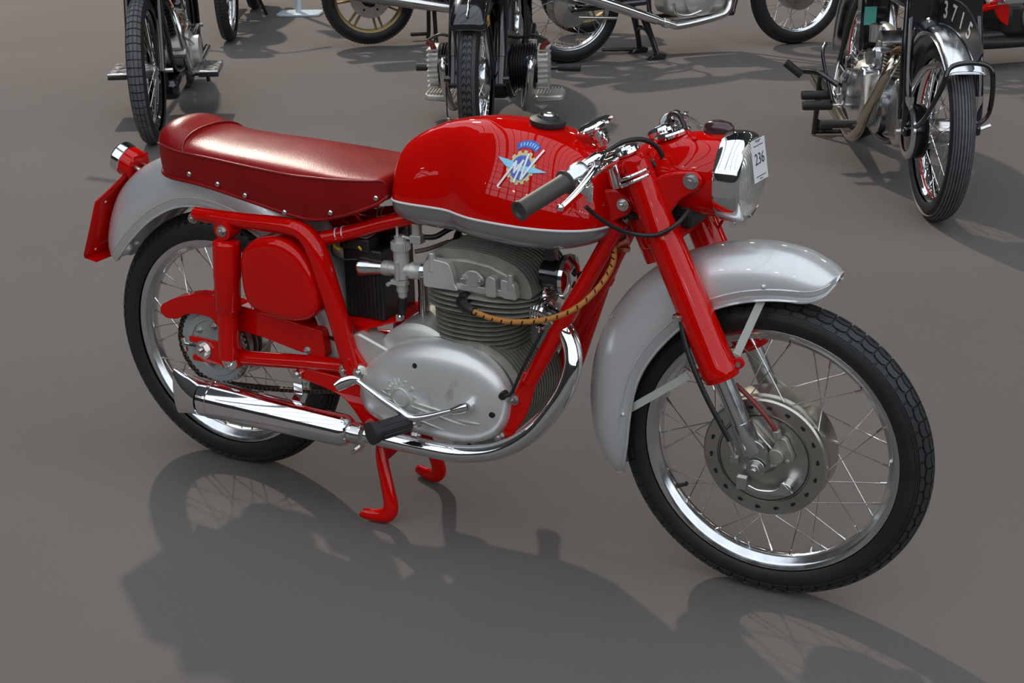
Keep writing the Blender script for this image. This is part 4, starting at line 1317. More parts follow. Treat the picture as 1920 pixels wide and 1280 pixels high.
mo = V((.470, -.151, .222))
g = MB()
g.lathe([(0, 0), (0, .0215), (.030, .0215), (.030, .0225), (.034, .028), (.042, .034), (.052, .0360), (.40, .0430), (.401, .0445), (.408, .0445), (.409, .043), (.43, .0425)], mo, MD, 44)
tail = []
for t in [k / 12 for k in range(13)]:
    o_ = mo + MD * (.43 + .085 * t)
    hz = .0425 + .014 * t ** 1.5; hy = .0425 * (1 - t) ** .85 + .010 * t + .003
    tail.append([o_ + V((.022 * (1 if math.sin(a) < 0 else -.6) * t * 0, hy * math.cos(a), hz * math.sin(a))) for a in [2 * pi * k / 44 for k in range(44)]])
g.loft(tail, cap=False)
muf = g.build('silencer', 'chrome', bike, 45)
g = MB(); g.lathe([(0, 0), (0, .024), (.018, .024), (.018, 0)], mo + V((-.004, 0, 0)), MD, 28); g.box((.462, -.160, .195), (.016, .010, .018)); g.cyl((.462, -.185, .192), (.462, -.140, .192), .005, n=10)
g.build('pipe_clamp', 'chrome_dull', muf, 35)
g = MB(); g.prism([(.262, -.107, .318), (.286, -.107, .318), (.284, -.107, .262), (.262, -.107, .262)], (0, -.003, 0)); g.prism([(.262, -.107, .262), (.284, -.107, .262), (.290, -.130, .254), (.268, -.130, .254)], (0, 0, .003))
hang = g.build('silencer_hanger', 'chrome', muf, 30)
g = MB(); g.lathe([(0, 0), (0, .010), (.010, .010), (.010, .006), (.014, .006), (.014, 0)], (.275, -.106, .312), (0, -1, 0), 20); g.build('bolt', 'chrome_dull', hang, 30)
# footrest bracket, pedals ---------------------------------------------------------------------------------
for sg in (-1, 1):
    g = MB()
    g.plate(round_poly([(.262, .315), (.280, .330), (.387, .324), (.451, .338), (.462, .287), (.476, .250), (.524, .228), (.510, .206), (.448, .207), (.420, .248), (.390, .278), (.334, .292), (.272, .302)], [.01, .01, .01, .01, .02, .03, .008, .008, .01, .02, .03, .03, .01]), sg * .088, sg * .106)
    g.build('footrest_bracket', 'red', bike, 40, bevel=.006, seg=3)
g = MB(); g.lathe([(0, 0), (0, .013), (.006, .014), (.012, .012), (.016, .010), (.016, 0)], (.455, -.106, .222), (0, -1, 0), 20); g.lathe([(0, 0), (0, .011), (.008, .011), (.010, .009), (.014, .009), (.016, .006), (.016, 0)], (.505, -.125, .240), (0, -1, .15), 20); g.build('bolt', 'chrome_dull', bike, 35)
for sg in (-1, 1):
    g = MB(); g.tube([(.605, sg * .095, .262), (.605, sg * .165, .282), (.590, sg * .175, .283)], .011, 12); g.hexbolt((.612, sg * .172, .262), (1, 0, 0), .007, .01)
    pg = g.build('footrest_stem', 'steel', bike, 40)
    a, b = V((.598, sg * .165, .284)), V((.556, sg * .250, .284))
    d = (b - a).normalized(); L = (b - a).length
    g = MB()
    g.lathe([(0, 0), (0, .0175), (.003, .019), (L * .8, .0185), (L * .82, .0225), (L * .98, .0245), (L, .021), (L, 0)], a, d, 24)
    for k in range(10):
        aa = 2 * pi * k / 10; u = V((0, 0, 1)); v_ = d.cross(u).normalized()
        off = (u * math.cos(aa) + v_ * math.sin(aa)) * .0185
        g.tube([a + off + d * .006, a + off + d * L * .76], .0022, 6)
    g.build('footrest_rubber', 'rubber_soft', pg, 35)
g = MB()
lv = catmull([(.722, -.152, .335), (.69, -.160, .324), (.64, -.170, .306), (.607, -.174, .300), (.585, -.174, .309), (.53, -.172, .332), (.478, -.170, .358)], 6)
g.tube(lv, [.0065, .006, .0075, .0085, .0075, .0065, .0055], 12)
g.tube([(.735, -.150, .341), (.722, -.153, .336), (.700, -.158, .327)], [.011, .012, .008], 14)
g.cyl((.734, -.132, .340), (.734, -.158, .340), .012, n=18)
g.tube(catmull([(.482, -.168, .357), (.468, -.176, .359), (.452, -.186, .353), (.440, -.196, .345)], 6), [.007, .012, .014, .011], 14, sq=(1, .5), up=(0, 0, 1))
g.build('gear_pedal', 'chrome', bike, 50)
# stand ------------------------------------------------------------------------------------------------------
for sg in (-1, 1):
    g = MB()
    q = (.070, .098, .116, .124, .127, .131, .136, .138) if sg < 0 else (.050, .066, .078, .084, .088, .094, .102, .104)
    P = catmull([(x, sg * y, z) for y, (x, z) in zip(q, ((.470, .205), (.480, .150), (.502, .090), (.514, .045), (.503, .022), (.475, .016), (.450, .018), (.443, .022)))], 6)
    g.tube(P, [.014, .0145, .0155, .0175, .0175, .0145, .0125, .009], 14, sq=(.75, 1.05), up=(0, 1, 0))
    g.build('stand_leg', 'red', bike, 60)
g = MB(); g.tube([(.484, -.100, .145), (.500, -.06, .165), (.505, -.015, .178), (.500, .04, .165), (.484, .066, .145)], .011, 10, sq=(.6, 1.2), up=(1, 0, 0)); g.cyl((.470, -.09, .208), (.470, .09, .208), .012, n=14)
g.build('stand_brace', 'red', bike, 50)
# cables -----------------------------------------------------------------------------------------------------
def cable(pts, r, m, name='control_cable', n=8):
    g = MB(); g.tube(catmull(pts, 8), r, 8); return g.build(name, m, bike, 60)
cable([(1.040, -.240, .824), (1.052, -.215, .800), (1.070, -.175, .770), (1.095, -.140, .752), (1.130, -.126, .752), (1.160, -.112, .770), (1.172, -.08, .790)], .0042, 'hose')
cable([(1.040, -.155, .905), (1.058, -.120, .916), (1.082, -.085, .915), (1.102, -.060, .895), (1.112, -.05, .86), (1.110, -.045, .82)], .0048, 'hose')
cable([(1.076, -.050, .872), (1.095, -.055, .862), (1.112, -.055, .846)], .004, 'hose')
cable([(1.166, -.098, .620), (1.182, -.112, .560), (1.206, -.122, .505), (1.240, -.124, .440), (1.286, -.120, .362)], .0055, 'hose', 'brake_cable')
g = MB(); g.cyl((1.284, -.122, .366), (1.292, -.121, .345), .006, n=10); g.cyl((1.292, -.121, .347), (1.294, -.121, .328), .004, n=8); g.box((1.296, -.118, .328), (.016, .012, .012)); g.build('cable_adjuster', 'chrome_dull', bike, 35)
g = MB(); g.lathe([(-.006, .007), (-.004, .011), (.004, .011), (.006, .007)], (1.170, -.110, .592), (.2, 0, 1), 14); g.build('cable_clip', 'chrome_dull', bike, 40)
cable([(1.270, -.060, .455), (1.300, -.066, .437), (1.330, -.073, .414), (1.350, -.074, .392), (1.358, -.072, .378)], .0048, 'redhose', 'speedometer_cable')
cable([(1.080, -.02, .800), (1.085, -.02, .770), (1.070, -.01, .740), (1.02, -.03, .752), (.99, -.03, .70)], .009, 'hose', 'wiring_loom')
cable([(1.115, .05, .905), (1.09, .07, .93), (1.06, .10, .92), (1.05, .13, .895)], .0048, 'hose')
g = MB(); g.tube([(1.205, .075, .775), (1.150, .085, .66)], .003, 6); g.build('stay_rod', 'red', bike, 50)
g = MB(); g.box((1.135, 0, .768), (.07, .10, .05)); g.build('wiring_junction', 'black_matt', bike, 35, bevel=.01)
for sg in (-1, 1):
    g = MB(); g.plate(round_poly([(.975, .80), (1.02, .81), (1.055, .79), (1.05, .765), (1.0, .735)], .01), sg * .054, sg * .064); g.build('tank_mount', 'red' , bike, 35, bevel=.004)
    g = MB(); g.hexbolt((1.036, sg * .066, .782), (0, sg, 0), .0085, .008); g.build('bolt', 'chrome_dull', bike, 35)

# ================================================================== motorcycles in the rows behind
def spin(pts, n=6): return catmull(pts, n)
def box_part(parent, name, c, size, m, bevel=.006, R=None):
    g = MB(); g.box(c, size, R); return g.build(name, m, parent, 38, bevel=bevel)
def tube_part(parent, name, pts, r, m, n=12, smooth=True, k=6):
    g = MB(); g.tube(catmull(pts, k) if smooth and len(pts) > 2 else pts, r, n); return g.build(name, m, parent, 45)
def lathe_part(parent, name, prof, o, ax, m, n=28, sm=35):
    g = MB(); g.lathe(prof, o, ax, n); return g.build(name, m, parent, sm)
def tank_part(parent, x0, x1, zb, zt, w, m, name='fuel_tank'):
    g = MB(); rings = []
    for k in range(15):
        t = k / 14; x = x0 + (x1 - x0) * t
        e = max(.05, math.sin(pi * min(1, max(0, .04 + .92 * t))) ** .45)
        ww = w * e * (.8 + .2 * t); zz = zb + (zt - zb) * e
        rings.append([V((x, ww * math.copysign(abs(math.cos(a)) ** .75, math.cos(a)), (zz + zb) / 2 + (zz - zb) / 2 * math.copysign(abs(math.sin(a)) ** .75, math.sin(a)))) for a in [2 * pi * j / 22 for j in range(22)]])
    g.loft(rings); return g.build(name, m, parent, 60)
def saddle_part(parent, x0, x1, z, w, m, name='saddle'):
    g = MB(); rings = []
    for k in range(11):
        t = k / 10; x = x0 + (x1 - x0) * t
        ww = w * (1 - .55 * t ** 1.5) * min(1, math.sin(pi * (.06 + .9 * t)) ** .3 + .1)
        rings.append([V((x, ww * math.cos(a), z + .03 * math.sin(a) + .02 * (1 - t) ** 2)) for a in [2 * pi * j / 18 for j in range(18)]])
    g.loft(rings); return g.build(name, m, parent, 60)
def bars_part(parent, x, z, w=.33):
    o = tube_part(parent, 'handlebar', [(x - .12, -w, z - .02), (x - .05, -w * .7, z), (x, -.1, z + .02), (x, .1, z + .02), (x - .05, w * .7, z), (x - .12, w, z - .02)], .012, 'chrome')
    for sg in (-1, 1):
        g = MB(); g.cyl((x - .08, sg * w * .82, z - .007), (x - .13, sg * (w + .04), z - .024), .017, n=14); g.build('hand_grip', 'rubber_soft', o, 35)
    return o
def headlamp_part(parent, x, z, r=.085, m='black'):
    o = lathe_part(parent, 'headlamp', [(-.13, 0), (-.12, r * .4), (-.08, r * .8), (0, r), (0, 0)], (x, 0, z), (1, 0, 0), m)
    lathe_part(o, 'headlamp_rim', [(-.005, r), (0, r * 1.06), (.015, r * 1.04), (.018, r * .93)], (x, 0, z), (1, 0, 0), 'chrome')
    lathe_part(o, 'headlamp_lens', [(.012, r * .95), (.022, r * .5), (.026, 0)], (x, 0, z), (1, 0, 0), 'lens')
    return o
def engine_fins(parent, c, ax, r, n, pitch, th, m='cast_rough'):
    ax = V(ax).normalized()
    body = lathe_part(parent, 'engine_cylinder', [(-.01, 0), (-.01, r * .72), (n * pitch + .01, r * .72), (n * pitch + .01, 0)], c, ax, m)
    me = MB(); me.lathe([(0, 0), (0, r * .97), (th * .3, r), (th * .7, r), (th, r * .97), (th, 0)], (0, 0, 0), (0, 0, 1), 28); me = me.mesh('cooling_fin', m, 40)
    for k in range(n):
        inst('cooling_fin', me, body, frame_mtx(V(c) + ax * (k * pitch), ax))
    return body
def hub_part(parent, c, r, w, m='hub'):
    return lathe_part(parent, 'wheel_hub', [(-w, 0), (-w, r * .5), (-w * .8, r * .95), (-w * .5, r), (w * .5, r), (w * .8, r * .95), (w, r * .5), (w, 0)], c, (0, 1, 0), m, 36)

# ---- far left, black flat-tank machine with square-block tyre and footboards
A = root('motorcycle', 'black veteran motorcycle with square-block front tyre and footboards, at the left behind the seat', 'motorcycle', (-3.209, 3.613, 0), math.radians(-56.3))
for x, sty in ((1.35, 'square'), (0, 'square')):
    c = (x, 0, .335)
    rm = make_rim(A, c, .283, .026, 'black', 36, .03, .04, 40, .0016)
    make_tyre(rm, c, .338, .044, sty, ('rubber', 'tread_grey'))
    hub_part(A, c, .032, .055, 'steel')
    lathe_part(A, 'wheel_axle', [(-.085, 0), (-.085, .011), (.12, .011), (.12, 0)], c, (0, 1, 0), 'chrome_dull', 14)
for sg in (-1, 1):
    tube_part(A, 'fork_tube', [(1.352, sg * .072, .33), (1.31, sg * .072, .45), (1.19, sg * .066, .78), (1.12, sg * .05, .98)], .016, 'black', 14)
    tube_part(A, 'fork_tube', [(1.30, sg * .072, .375), (1.22, sg * .068, .56), (1.10, sg * .05, .86)], .010, 'black', 10)
    tube_part(A, 'fork_link', [(1.30, sg * .074, .375), (1.352, sg * .074, .335)], .009, 'steel', 8, False)
    b = box_part(A, 'footboard', (.72, sg * .215, .232), (.30, .115, .012), 'alu', .004)
    box_part(b, 'footboard_edge', (.72, sg * .222, .214), (.28, .10, .018), 'black', .004)
    tube_part(A, 'stand_leg', [(.02, sg * .09, .32), (-.02, sg * .12, .02)], .011, 'black', 10, False)
    tube_part(A, 'brake_rod', [(.85, sg * .12, .26), (.30, sg * .10, .30), (.06, sg * .09, .30)], .005, 'steel', 8)
    tube_part(A, 'frame_tube', [(1.07, sg * .02, .80), (.95, sg * .05, .45), (.88, sg * .06, .27), (.62, sg * .07, .22), (.30, sg * .08, .30), (.0, sg * .085, .33)], .014, 'black', 10)
tube_part(A, 'stand_brace', [(-.02, -.12, .06), (-.02, .12, .06)], .009, 'black', 8, False)
lathe_part(A, 'crankcase', [(-.06, 0), (-.06, .07), (-.05, .095), (.05, .095), (.06, .07), (.095, .07), (.10, .06), (.10, 0)], (.66, .075, .315), (0, 1, 0), 'cast', 36)
lathe_part(A, 'magneto', [(0, 0), (0, .045), (.12, .045), (.12, 0)], (.80, .01, .30), (0, 1, 0), 'cast_rough', 24)
lathe_part(A, 'flywheel', [(-.03, 0), (-.03, .13), (.0, .135), (.03, .13), (.03, 0)], (.72, -.01, .255), (0, 1, 0), 'black', 36)
box_part(A, 'undertray', (.80, .02, .165), (.34, .13, .10), 'black', .03)
engine_fins(A, (.70, .0, .40), (.15, 0, 1), .07, 9, .018, .005, 'black_matt')
tube_part(A, 'exhaust_pipe', [(.75, .05, .55), (.86, .09, .50), (.88, .12, .36), (.80, .13, .23), (.45, .13, .20), (.05, .14, .22)], .018, 'chrome_dull')
tube_part(A, 'inlet_pipe', [(.70, .06, .52), (.66, .10, .50), (.60, .10, .47)], .012, 'steel')
tube_part(A, 'oil_pipe', [(.74, .10, .38), (.78, .12, .46), (.80, .07, .56), (.78, .04, .66)], .005, 'copper')
tube_part(A, 'control_rod', [(.86, .10, .42), (.72, .15, .35), (.60, .15, .32)], .006, 'chrome_dull')
lathe_part(A, 'gear_lever_pivot', [(0, 0), (0, .02), (.06, .02), (.06, 0)], (.90, .07, .33), (0, 1, 0), 'steel', 16)
box_part(A, 'fuel_tank', (.76, 0, .735), (.62, .13, .15), 'black', .03)
saddle_part(A, .05, .36, .74, .13, 'rubber_soft')
bars_part(A, 1.06, 1.0, .36)
fender(A, 'mudguard', (1.35, 0, .335), [(82, .375, .365, .05), (95, .375, .365, .055), (120, .375, .365, .055), (150, .375, .365, .055)], 'black', rib=False)
fender(A, 'mudguard', (0, 0, .335), [(20, .38, .365, .055), (90, .38, .365, .06), (180, .38, .365, .06), (205, .38, .365, .055)], 'black', rib=False)
headlamp_part(A, 1.26, .86, .075)

# ---- another black machine parked beyond it
def parked(label, loc, ang, R=.33, m='black', L=1.45):
    b = root('motorcycle', label, 'motorcycle', loc, math.radians(ang))
    for x in (L, 0):
        c = (x, 0, R)
        rm = make_rim(b, c, R - .056, .028, 'alu', 36, .05, .035, 40, .0014)
        make_tyre(rm, c, R, .043, 'slot')
        hub_part(b, c, .075 if x else .09, .05)
    for sg in (-1, 1):
        tube_part(b, 'fork_leg', [(L - .01, sg * .095, R), (L - .20, sg * .095, .86)], .024, m, 14, False)
        tube_part(b, 'fork_slider', [(L, sg * .095, R - .01), (L - .08, sg * .095, R + .2)], .027, 'black', 14, False)
        tube_part(b, 'frame_tube', [(L - .26, sg * .03, .82), (L - .42, sg * .08, .45), (L - .52, sg * .10, .22), (.45, sg * .11, .20), (.35, sg * .10, .42), (.0, sg * .11, R)], .014, m, 10)
        tube_part(b, 'shock_absorber', [(.02, sg * .125, R), (.12, sg * .125, .64)], .024, 'black', 12, False)
        tube_part(b, 'exhaust_pipe', [(.80, sg * .06, .50), (.90, sg * .10, .42), (.86, sg * .14, .26), (.60, sg * .15, .22), (.25, sg * .16, .25), (-.2, sg * .17, .30)], [.018, .018, .018, .02, .034, .036], 'chrome_dull', 14)
        tube_part(b, 'stand_leg', [(.42, sg * .06, .20), (.40, sg * .13, .012)], .012, 'black', 10, False)
    box_part(b, 'crankcase', (.64, 0, .33), (.40, .22, .20), 'cast', .05)
    engine_fins(b, (.70, 0, .43), (.1, 0, 1), .085, 8, .016, .005)
    tank_part(b, .50, 1.06, .72, .93, .13, m)
    saddle_part(b, -.12, .48, .78, .12, 'rubber_soft', 'seat')
    fender(b, 'mudguard', (L, 0, R), [(70, R + .04, R + .015, .05), (100, R + .05, R + .01, .055), (170, R + .05, R + .01, .055)], m, rib=False)
    fender(b, 'mudguard', (0, 0, R), [(50, R + .06, R + .02, .06), (100, R + .07, R + .01, .065), (170, R + .05, R + .01, .06)], m, rib=False)
    bars_part(b, L - .30, 1.0)
    headlamp_part(b, L - .12, .88)
    return b
def along_view(cx, cy, turn, L=1.36):
    v = V((cx - CP[0], cy - CP[1], 0)).normalized()
    v = Matrix.Rotation(math.radians(turn), 3, 'Z') @ v
    return (cx + v.x * L, cy + v.y * L, 0), math.degrees(math.atan2(-v.y, -v.x))
lo, an = along_view(-3.95, 4.93, -8.2, 1.45); parked('black motorcycle with pale wheel rims, second from the left, beyond the veteran machine', lo, an)

# ---- sign stand on the floor
sg_ = root('sign_stand', 'pale blue sign stand with flat rounded base on the carpet at the top left', 'sign stand', (-4.20, 6.06, 0), math.radians(25))
g = MB(); g.prism(round_poly([(-.16, -.12, 0), (.16, -.12, 0), (.16, .12, 0), (-.16, .12, 0)], .05), (0, 0, .02)); g.build('base_plate', 'paleblue', sg_, 35, bevel=.006)
tube_part(sg_, 'post', [(-.01, .0, .015), (-.01, .0, 1.15)], .022, 'paleblue', 16, False)
box_part(sg_, 'sign_panel', (-.01, -.01, 1.25), (.30, .015, .42), 'paleblue', .004)

# ---- gold cast wheels
Dm = root('motorcycle', 'dark motorcycle with gold cast wheels on its centre stand, left of the boxer twin', 'motorcycle', (-2.95, 5.1, 0), math.radians(42))
for x, z in ((0, .315), (1.42, .305)):
    c = (x, 0, z)
    g = MB()
    hw, rf_ = .036, .238
    half = [(hw * .94, rf_), (hw, rf_ - .002), (hw, rf_ - .008), (hw * .8, rf_ - .016), (hw * .75, rf_ - .03), (0, rf_ - .034)]
    g.lathe([(-y, r) for y, r in half] + [(y, r) for y, r in reversed(half)][1:], c, (0, 1, 0), 56)
    rm = g.build('cast_wheel', 'goldwheel', Dm, 35)
    for k in range(7):
        a = 2 * pi * k / 7 - pi / 2 + .28
        for da in (-.10, .10):
            p0 = V((c[0] + .05 * math.cos(a + da * 2), 0, c[2] + .05 * math.sin(a + da * 2))); p1 = V((c[0] + .212 * math.cos(a + da), 0, c[2] + .212 * math.sin(a + da)))
            d = (p1 - p0).normalized(); nn = d.cross(V((0, 1, 0))) * .006
            h = MB(); h.prism([p0 + nn * 1.6 - V((0, .012, 0)), p1 + nn - V((0, .012, 0)), p1 - nn - V((0, .012, 0)), p0 - nn * 1.6 - V((0, .012, 0))], (0, .024, 0)); h.build('wheel_spoke', 'goldwheel', rm, 30, bevel=.003)
    make_tyre(rm, c, .300, .050, 'slot')
    hub_part(Dm, c, .062, .06, 'black')
    dsk = lathe_part(Dm, 'brake_disc', [(0, .060), (0, .128), (.006, .128), (.006, .060)], (c[0], -.062, c[2]), (0, 1, 0), 'steel', 48)
    for k in range(6):
        a = 2 * pi * k / 6; h = MB(); h.cyl((c[0] + .085 * math.cos(a), -.063, c[2] + .085 * math.sin(a)), (c[0] + .085 * math.cos(a), -.055, c[2] + .085 * math.sin(a)), .008, n=10); h.build('disc_hole', 'hole', dsk)
    box_part(Dm, 'brake_caliper', (c[0] + .10, -.075, c[2] + .06), (.08, .05, .07), 'black', .01)
for sg in (-1, 1):
    tube_part(Dm, 'silencer', [(-.28, sg * .17, .40), (.0, sg * .17, .335), (.50, sg * .165, .235)], [.040, .042, .030], 'chrome_dull', 18)
    tube_part(Dm, 'exhaust_pipe', [(.48, sg * .165, .24), (.80, sg * .15, .21), (.98, sg * .12, .30), (.95, sg * .08, .48)], .022, 'black', 14)
    tube_part(Dm, 'swinging_arm', [(.0, sg * .11, .315), (.48, sg * .10, .35)], .022, 'black', 12, False)
    tube_part(Dm, 'stand_leg', [(.40, sg * .09, .25), (.40, sg * .12, .06), (.395, sg * .13, .012)], .014, 'black', 10)
    tube_part(Dm, 'shock_absorber', [(.03, sg * .13, .34), (.16, sg * .13, .66)], .028, 'black', 12, False)
    tube_part(Dm, 'frame_tube', [(1.15, sg * .04, .85), (1.0, sg * .10, .30), (.90, sg * .12, .22), (.50, sg * .12, .24), (.42, sg * .11, .60), (-.2, sg * .12, .72)], .016, 'black', 10)
    tube_part(Dm, 'fork_leg', [(1.42, sg * .10, .305), (1.19, sg * .10, .90)], .022, 'chrome_dull', 14, False)
box_part(Dm, 'stand_pedal', (.34, .13, .04), (.12, .03, .02), 'black', .004)
box_part(Dm, 'crankcase', (.72, 0, .33), (.44, .30, .22), 'black_matt', .05)
engine_fins(Dm, (.80, 0, .43), (.2, 0, 1), .12, 8, .018, .006, 'black_matt')
tank_part(Dm, .48, 1.08, .74, .98, .15, 'black'); saddle_part(Dm, -.25, .48, .82, .15, 'rubber_soft', 'seat'); bars_part(Dm, 1.14, 1.02); headlamp_part(Dm, 1.34, .93)
fender(Dm, 'mudguard', (1.42, 0, .305), [(60, .345, .32, .05), (100, .35, .315, .055), (150, .345, .32, .05)], 'black', rib=False)

# ---- black flat twin facing the camera
E_ = root('motorcycle', 'black flat-twin motorcycle facing the camera behind the red fuel tank', 'motorcycle', (-1.486, 4.260, 0), math.radians(-68.6))
for x in (1.4, 0):
    c = (x, 0, .325)
    rm = make_rim(E_, c, .258, .030, 'chrome', 36, .085, .045, 36, .0016, smat='chrome')
    make_tyre(rm, c, .325, .050, 'chevron', ('rubber', 'tread_mid'))
    hub_part(E_, c, .095, .06, 'alu')
for sg in (-1, 1):
    lathe_part(E_, 'fork_cover', [(0, 0), (0, .036), (.30, .036), (.31, .030), (.56, .030), (.56, 0)], (1.14, sg * .103, .93), (.26 / .66, 0, -.62 / .66 * 1.0), 'black', 26)
    tube_part(E_, 'fork_slider', [(1.27, sg * .103, .62), (1.40, sg * .103, .30)], .027, 'black', 18, False)
    tube_part(E_, 'mudguard_stay', [(1.40, sg * .075, .33), (1.56, sg * .072, .58)], .006, 'black', 8, False)
    lathe_part(E_, 'axle_nut', [(0, 0), (0, .014), (.03, .014), (.03, 0)], (1.40, sg * .115, .325), (0, sg, 0), 'black', 14)
    cyl_ = engine_fins(E_, (.95, sg * .115, .30), (0, sg, 0), .108, 9, .0125, .004, 'black_matt')
    hd = MB()
    hd.loft([[V((.95 + .075 * s_ * math.copysign(abs(math.cos(a)) ** .7, math.cos(a)), sg * y, .30 + .105 * s_ * math.copysign(abs(math.sin(a)) ** .7, math.sin(a)))) for a in [2 * pi * k / 28 for k in range(28)]] for s_, y in ((1, .235), (1, .262), (.9, .282), (.6, .288))])
    hd = hd.build('valve_cover', 'cast', E_, 45)
    fm_ = MB(); fm_.box((0, 0, 0), (.155, .050, .006)); fm_ = fm_.mesh('cover_rib', 'cast', 30)
    for k in range(8): inst('cover_rib', fm_, hd, Matrix.Translation((.955, sg * .262, .215 + k * .0243)))
    tube_part(E_, 'exhaust_pipe', [(1.02, sg * .205, .338), (1.055, sg * .205, .325), (1.06, sg * .200, .25), (1.02, sg * .185, .14), (.93, sg * .165, .105), (.60, sg * .150, .14), (.1, sg * .16, .24)], [.019, .019, .019, .019, .019, .03, .034], 'chrome_dull', 18)
    lathe_part(E_, 'exhaust_nut', [(0, .018), (0, .027), (.014, .027), (.016, .018)], (1.015, sg * .205, .338), (1, 0, 0), 'chrome', 20)
    lathe_part(E_, 'footrest', [(0, 0), (0, .018), (.11, .020), (.115, 0)], (.62, sg * .30, .232), (0, sg, 0), 'rubber_soft', 16)
    tube_part(E_, 'footrest_arm', [(.62, sg * .10, .22), (.62, sg * .31, .232)], .010, 'black', 10, False)
    cb = lathe_part(E_, 'carburettor', [(0, 0), (0, .022), (.06, .022), (.06, 0)], (.78, sg * .19, .335), (0, 0, 1), 'cast', 16)
    ft = MB(); ft.prism(round_poly([(.66, sg * .20, .10), (.66, sg * .34, .11), (.84, sg * .34, .11), (.84, sg * .20, .10)], .03), (0, 0, .03)); ft = ft.build('finned_sump_wing', 'cast', E_, 35, bevel=.008)
    rb_ = MB(); rb_.box((0, 0, 0), (.16, .005, .012)); rb_ = rb_.mesh('wing_rib', 'cast', 30)
    for k in range(8): inst('wing_rib', rb_, ft, Matrix.Translation((.755, sg * (.215 + k * .0155), .142)))
    pc = tube_part(E_, 'plug_cap', [(1.0, sg * .285, .425), (1.0, sg * .262, .405), (1.0, sg * .252, .372)], .014, 'redcap', 10)
    tube_part(E_, 'plug_lead', [(1.0, sg * .28, .43), (1.0, sg * .22, .455), (.99, sg * .15, .44), (.95, sg * .08, .44)], .007, 'hose', 8)
    tube_part(E_, 'frame_tube', [(1.11, sg * .03, .80), (1.08, sg * .08, .45), (1.02, sg * .10, .20), (.80, sg * .11, .15), (.30, sg * .12, .20), (.0, sg * .12, .34)], .016, 'black', 12)
box_part(E_, 'crankcase', (.84, 0, .29), (.36, .24, .28), 'black_matt', .05)
lathe_part(E_, 'front_cover', [(0, 0), (0, .10), (.03, .095), (.05, .05), (.05, 0)], (1.02, 0, .33), (1, 0, 0), 'cast', 30)
ef = fender(E_, 'mudguard', (1.4, 0, .325), [(46, .352, .345, .050), (49, .375, .338, .074), (58, .388, .335, .080), (80, .392, .33, .082), (110, .392, .325, .082), (150, .388, .325, .080), (190, .375, .325, .078)], 'black', rib=False, expo=.6)
tube_part(ef, 'chrome_strip', [(1.40 + .394 * math.cos(t), 0, .325 + .394 * math.sin(t)) for t in [math.radians(52 + k * 12) for k in range(8)]], .006, 'chrome', 8)
box_part(ef, 'reflector', (1.56, .080, .605), (.05, .006, .045), 'amber', .004)
fender(E_, 'mudguard', (0, 0, .325), [(30, .40, .36, .07), (90, .41, .34, .075), (180, .40, .34, .075)], 'black', rib=False)
tank_part(E_, .55, 1.12, .70, .93, .16, 'black'); saddle_part(E_, .10, .50, .76, .14, 'rubber_soft'); bars_part(E_, 1.10, 1.02, .34); headlamp_part(E_, 1.30, .86, .09)
tube_part(E_, 'brake_cable', [(1.45, -.13, .30), (1.44, -.13, .18), (1.43, -.125, .14)], .003, 'hose', 6)
box_part(E_, 'brake_cam_lever', (1.435, -.125, .135), (.02, .014, .05), 'chrome_dull', .003)

# ---- silver and black machine on a centre stand
F_ = root('motorcycle', 'motorcycle on black centre stand with chrome silencer, right of the boxer twin', 'motorcycle', (-1.537, 5.067, 0), math.radians(48))
for x in (0, 1.54):
    c = (x, 0, .33)
    rm = make_rim(F_, c, .262, .032, 'alu', 36, .092, .05, 36, .0017)
    make_tyre(rm, c, .33, .053, 'slot')
    lathe_part(F_, 'brake_hub', [(-.07, 0), (-.07, .045), (-.06, .075), (-.055, .112), (-.045, .118), (.045, .118), (.055, .11), (.06, 0)], c, (0, 1, 0), 'steel' if x == 0 else 'hub', 44)
sp = lathe_part(F_, 'wheel_spindle', [(0, 0), (0, .024), (.04, .022), (.05, .012), (.06, 0)], (0, -.07, .33), (0, -1, 0), 'chrome_dull', 18)
g = MB(); g.lathe([(0, .06), (0, .098), (-.006, .102), (-.012, .098), (-.012, .06)], (0, .075, .33), (0, 1, 0), 40); g.build('sprocket', 'chain', F_, 35)
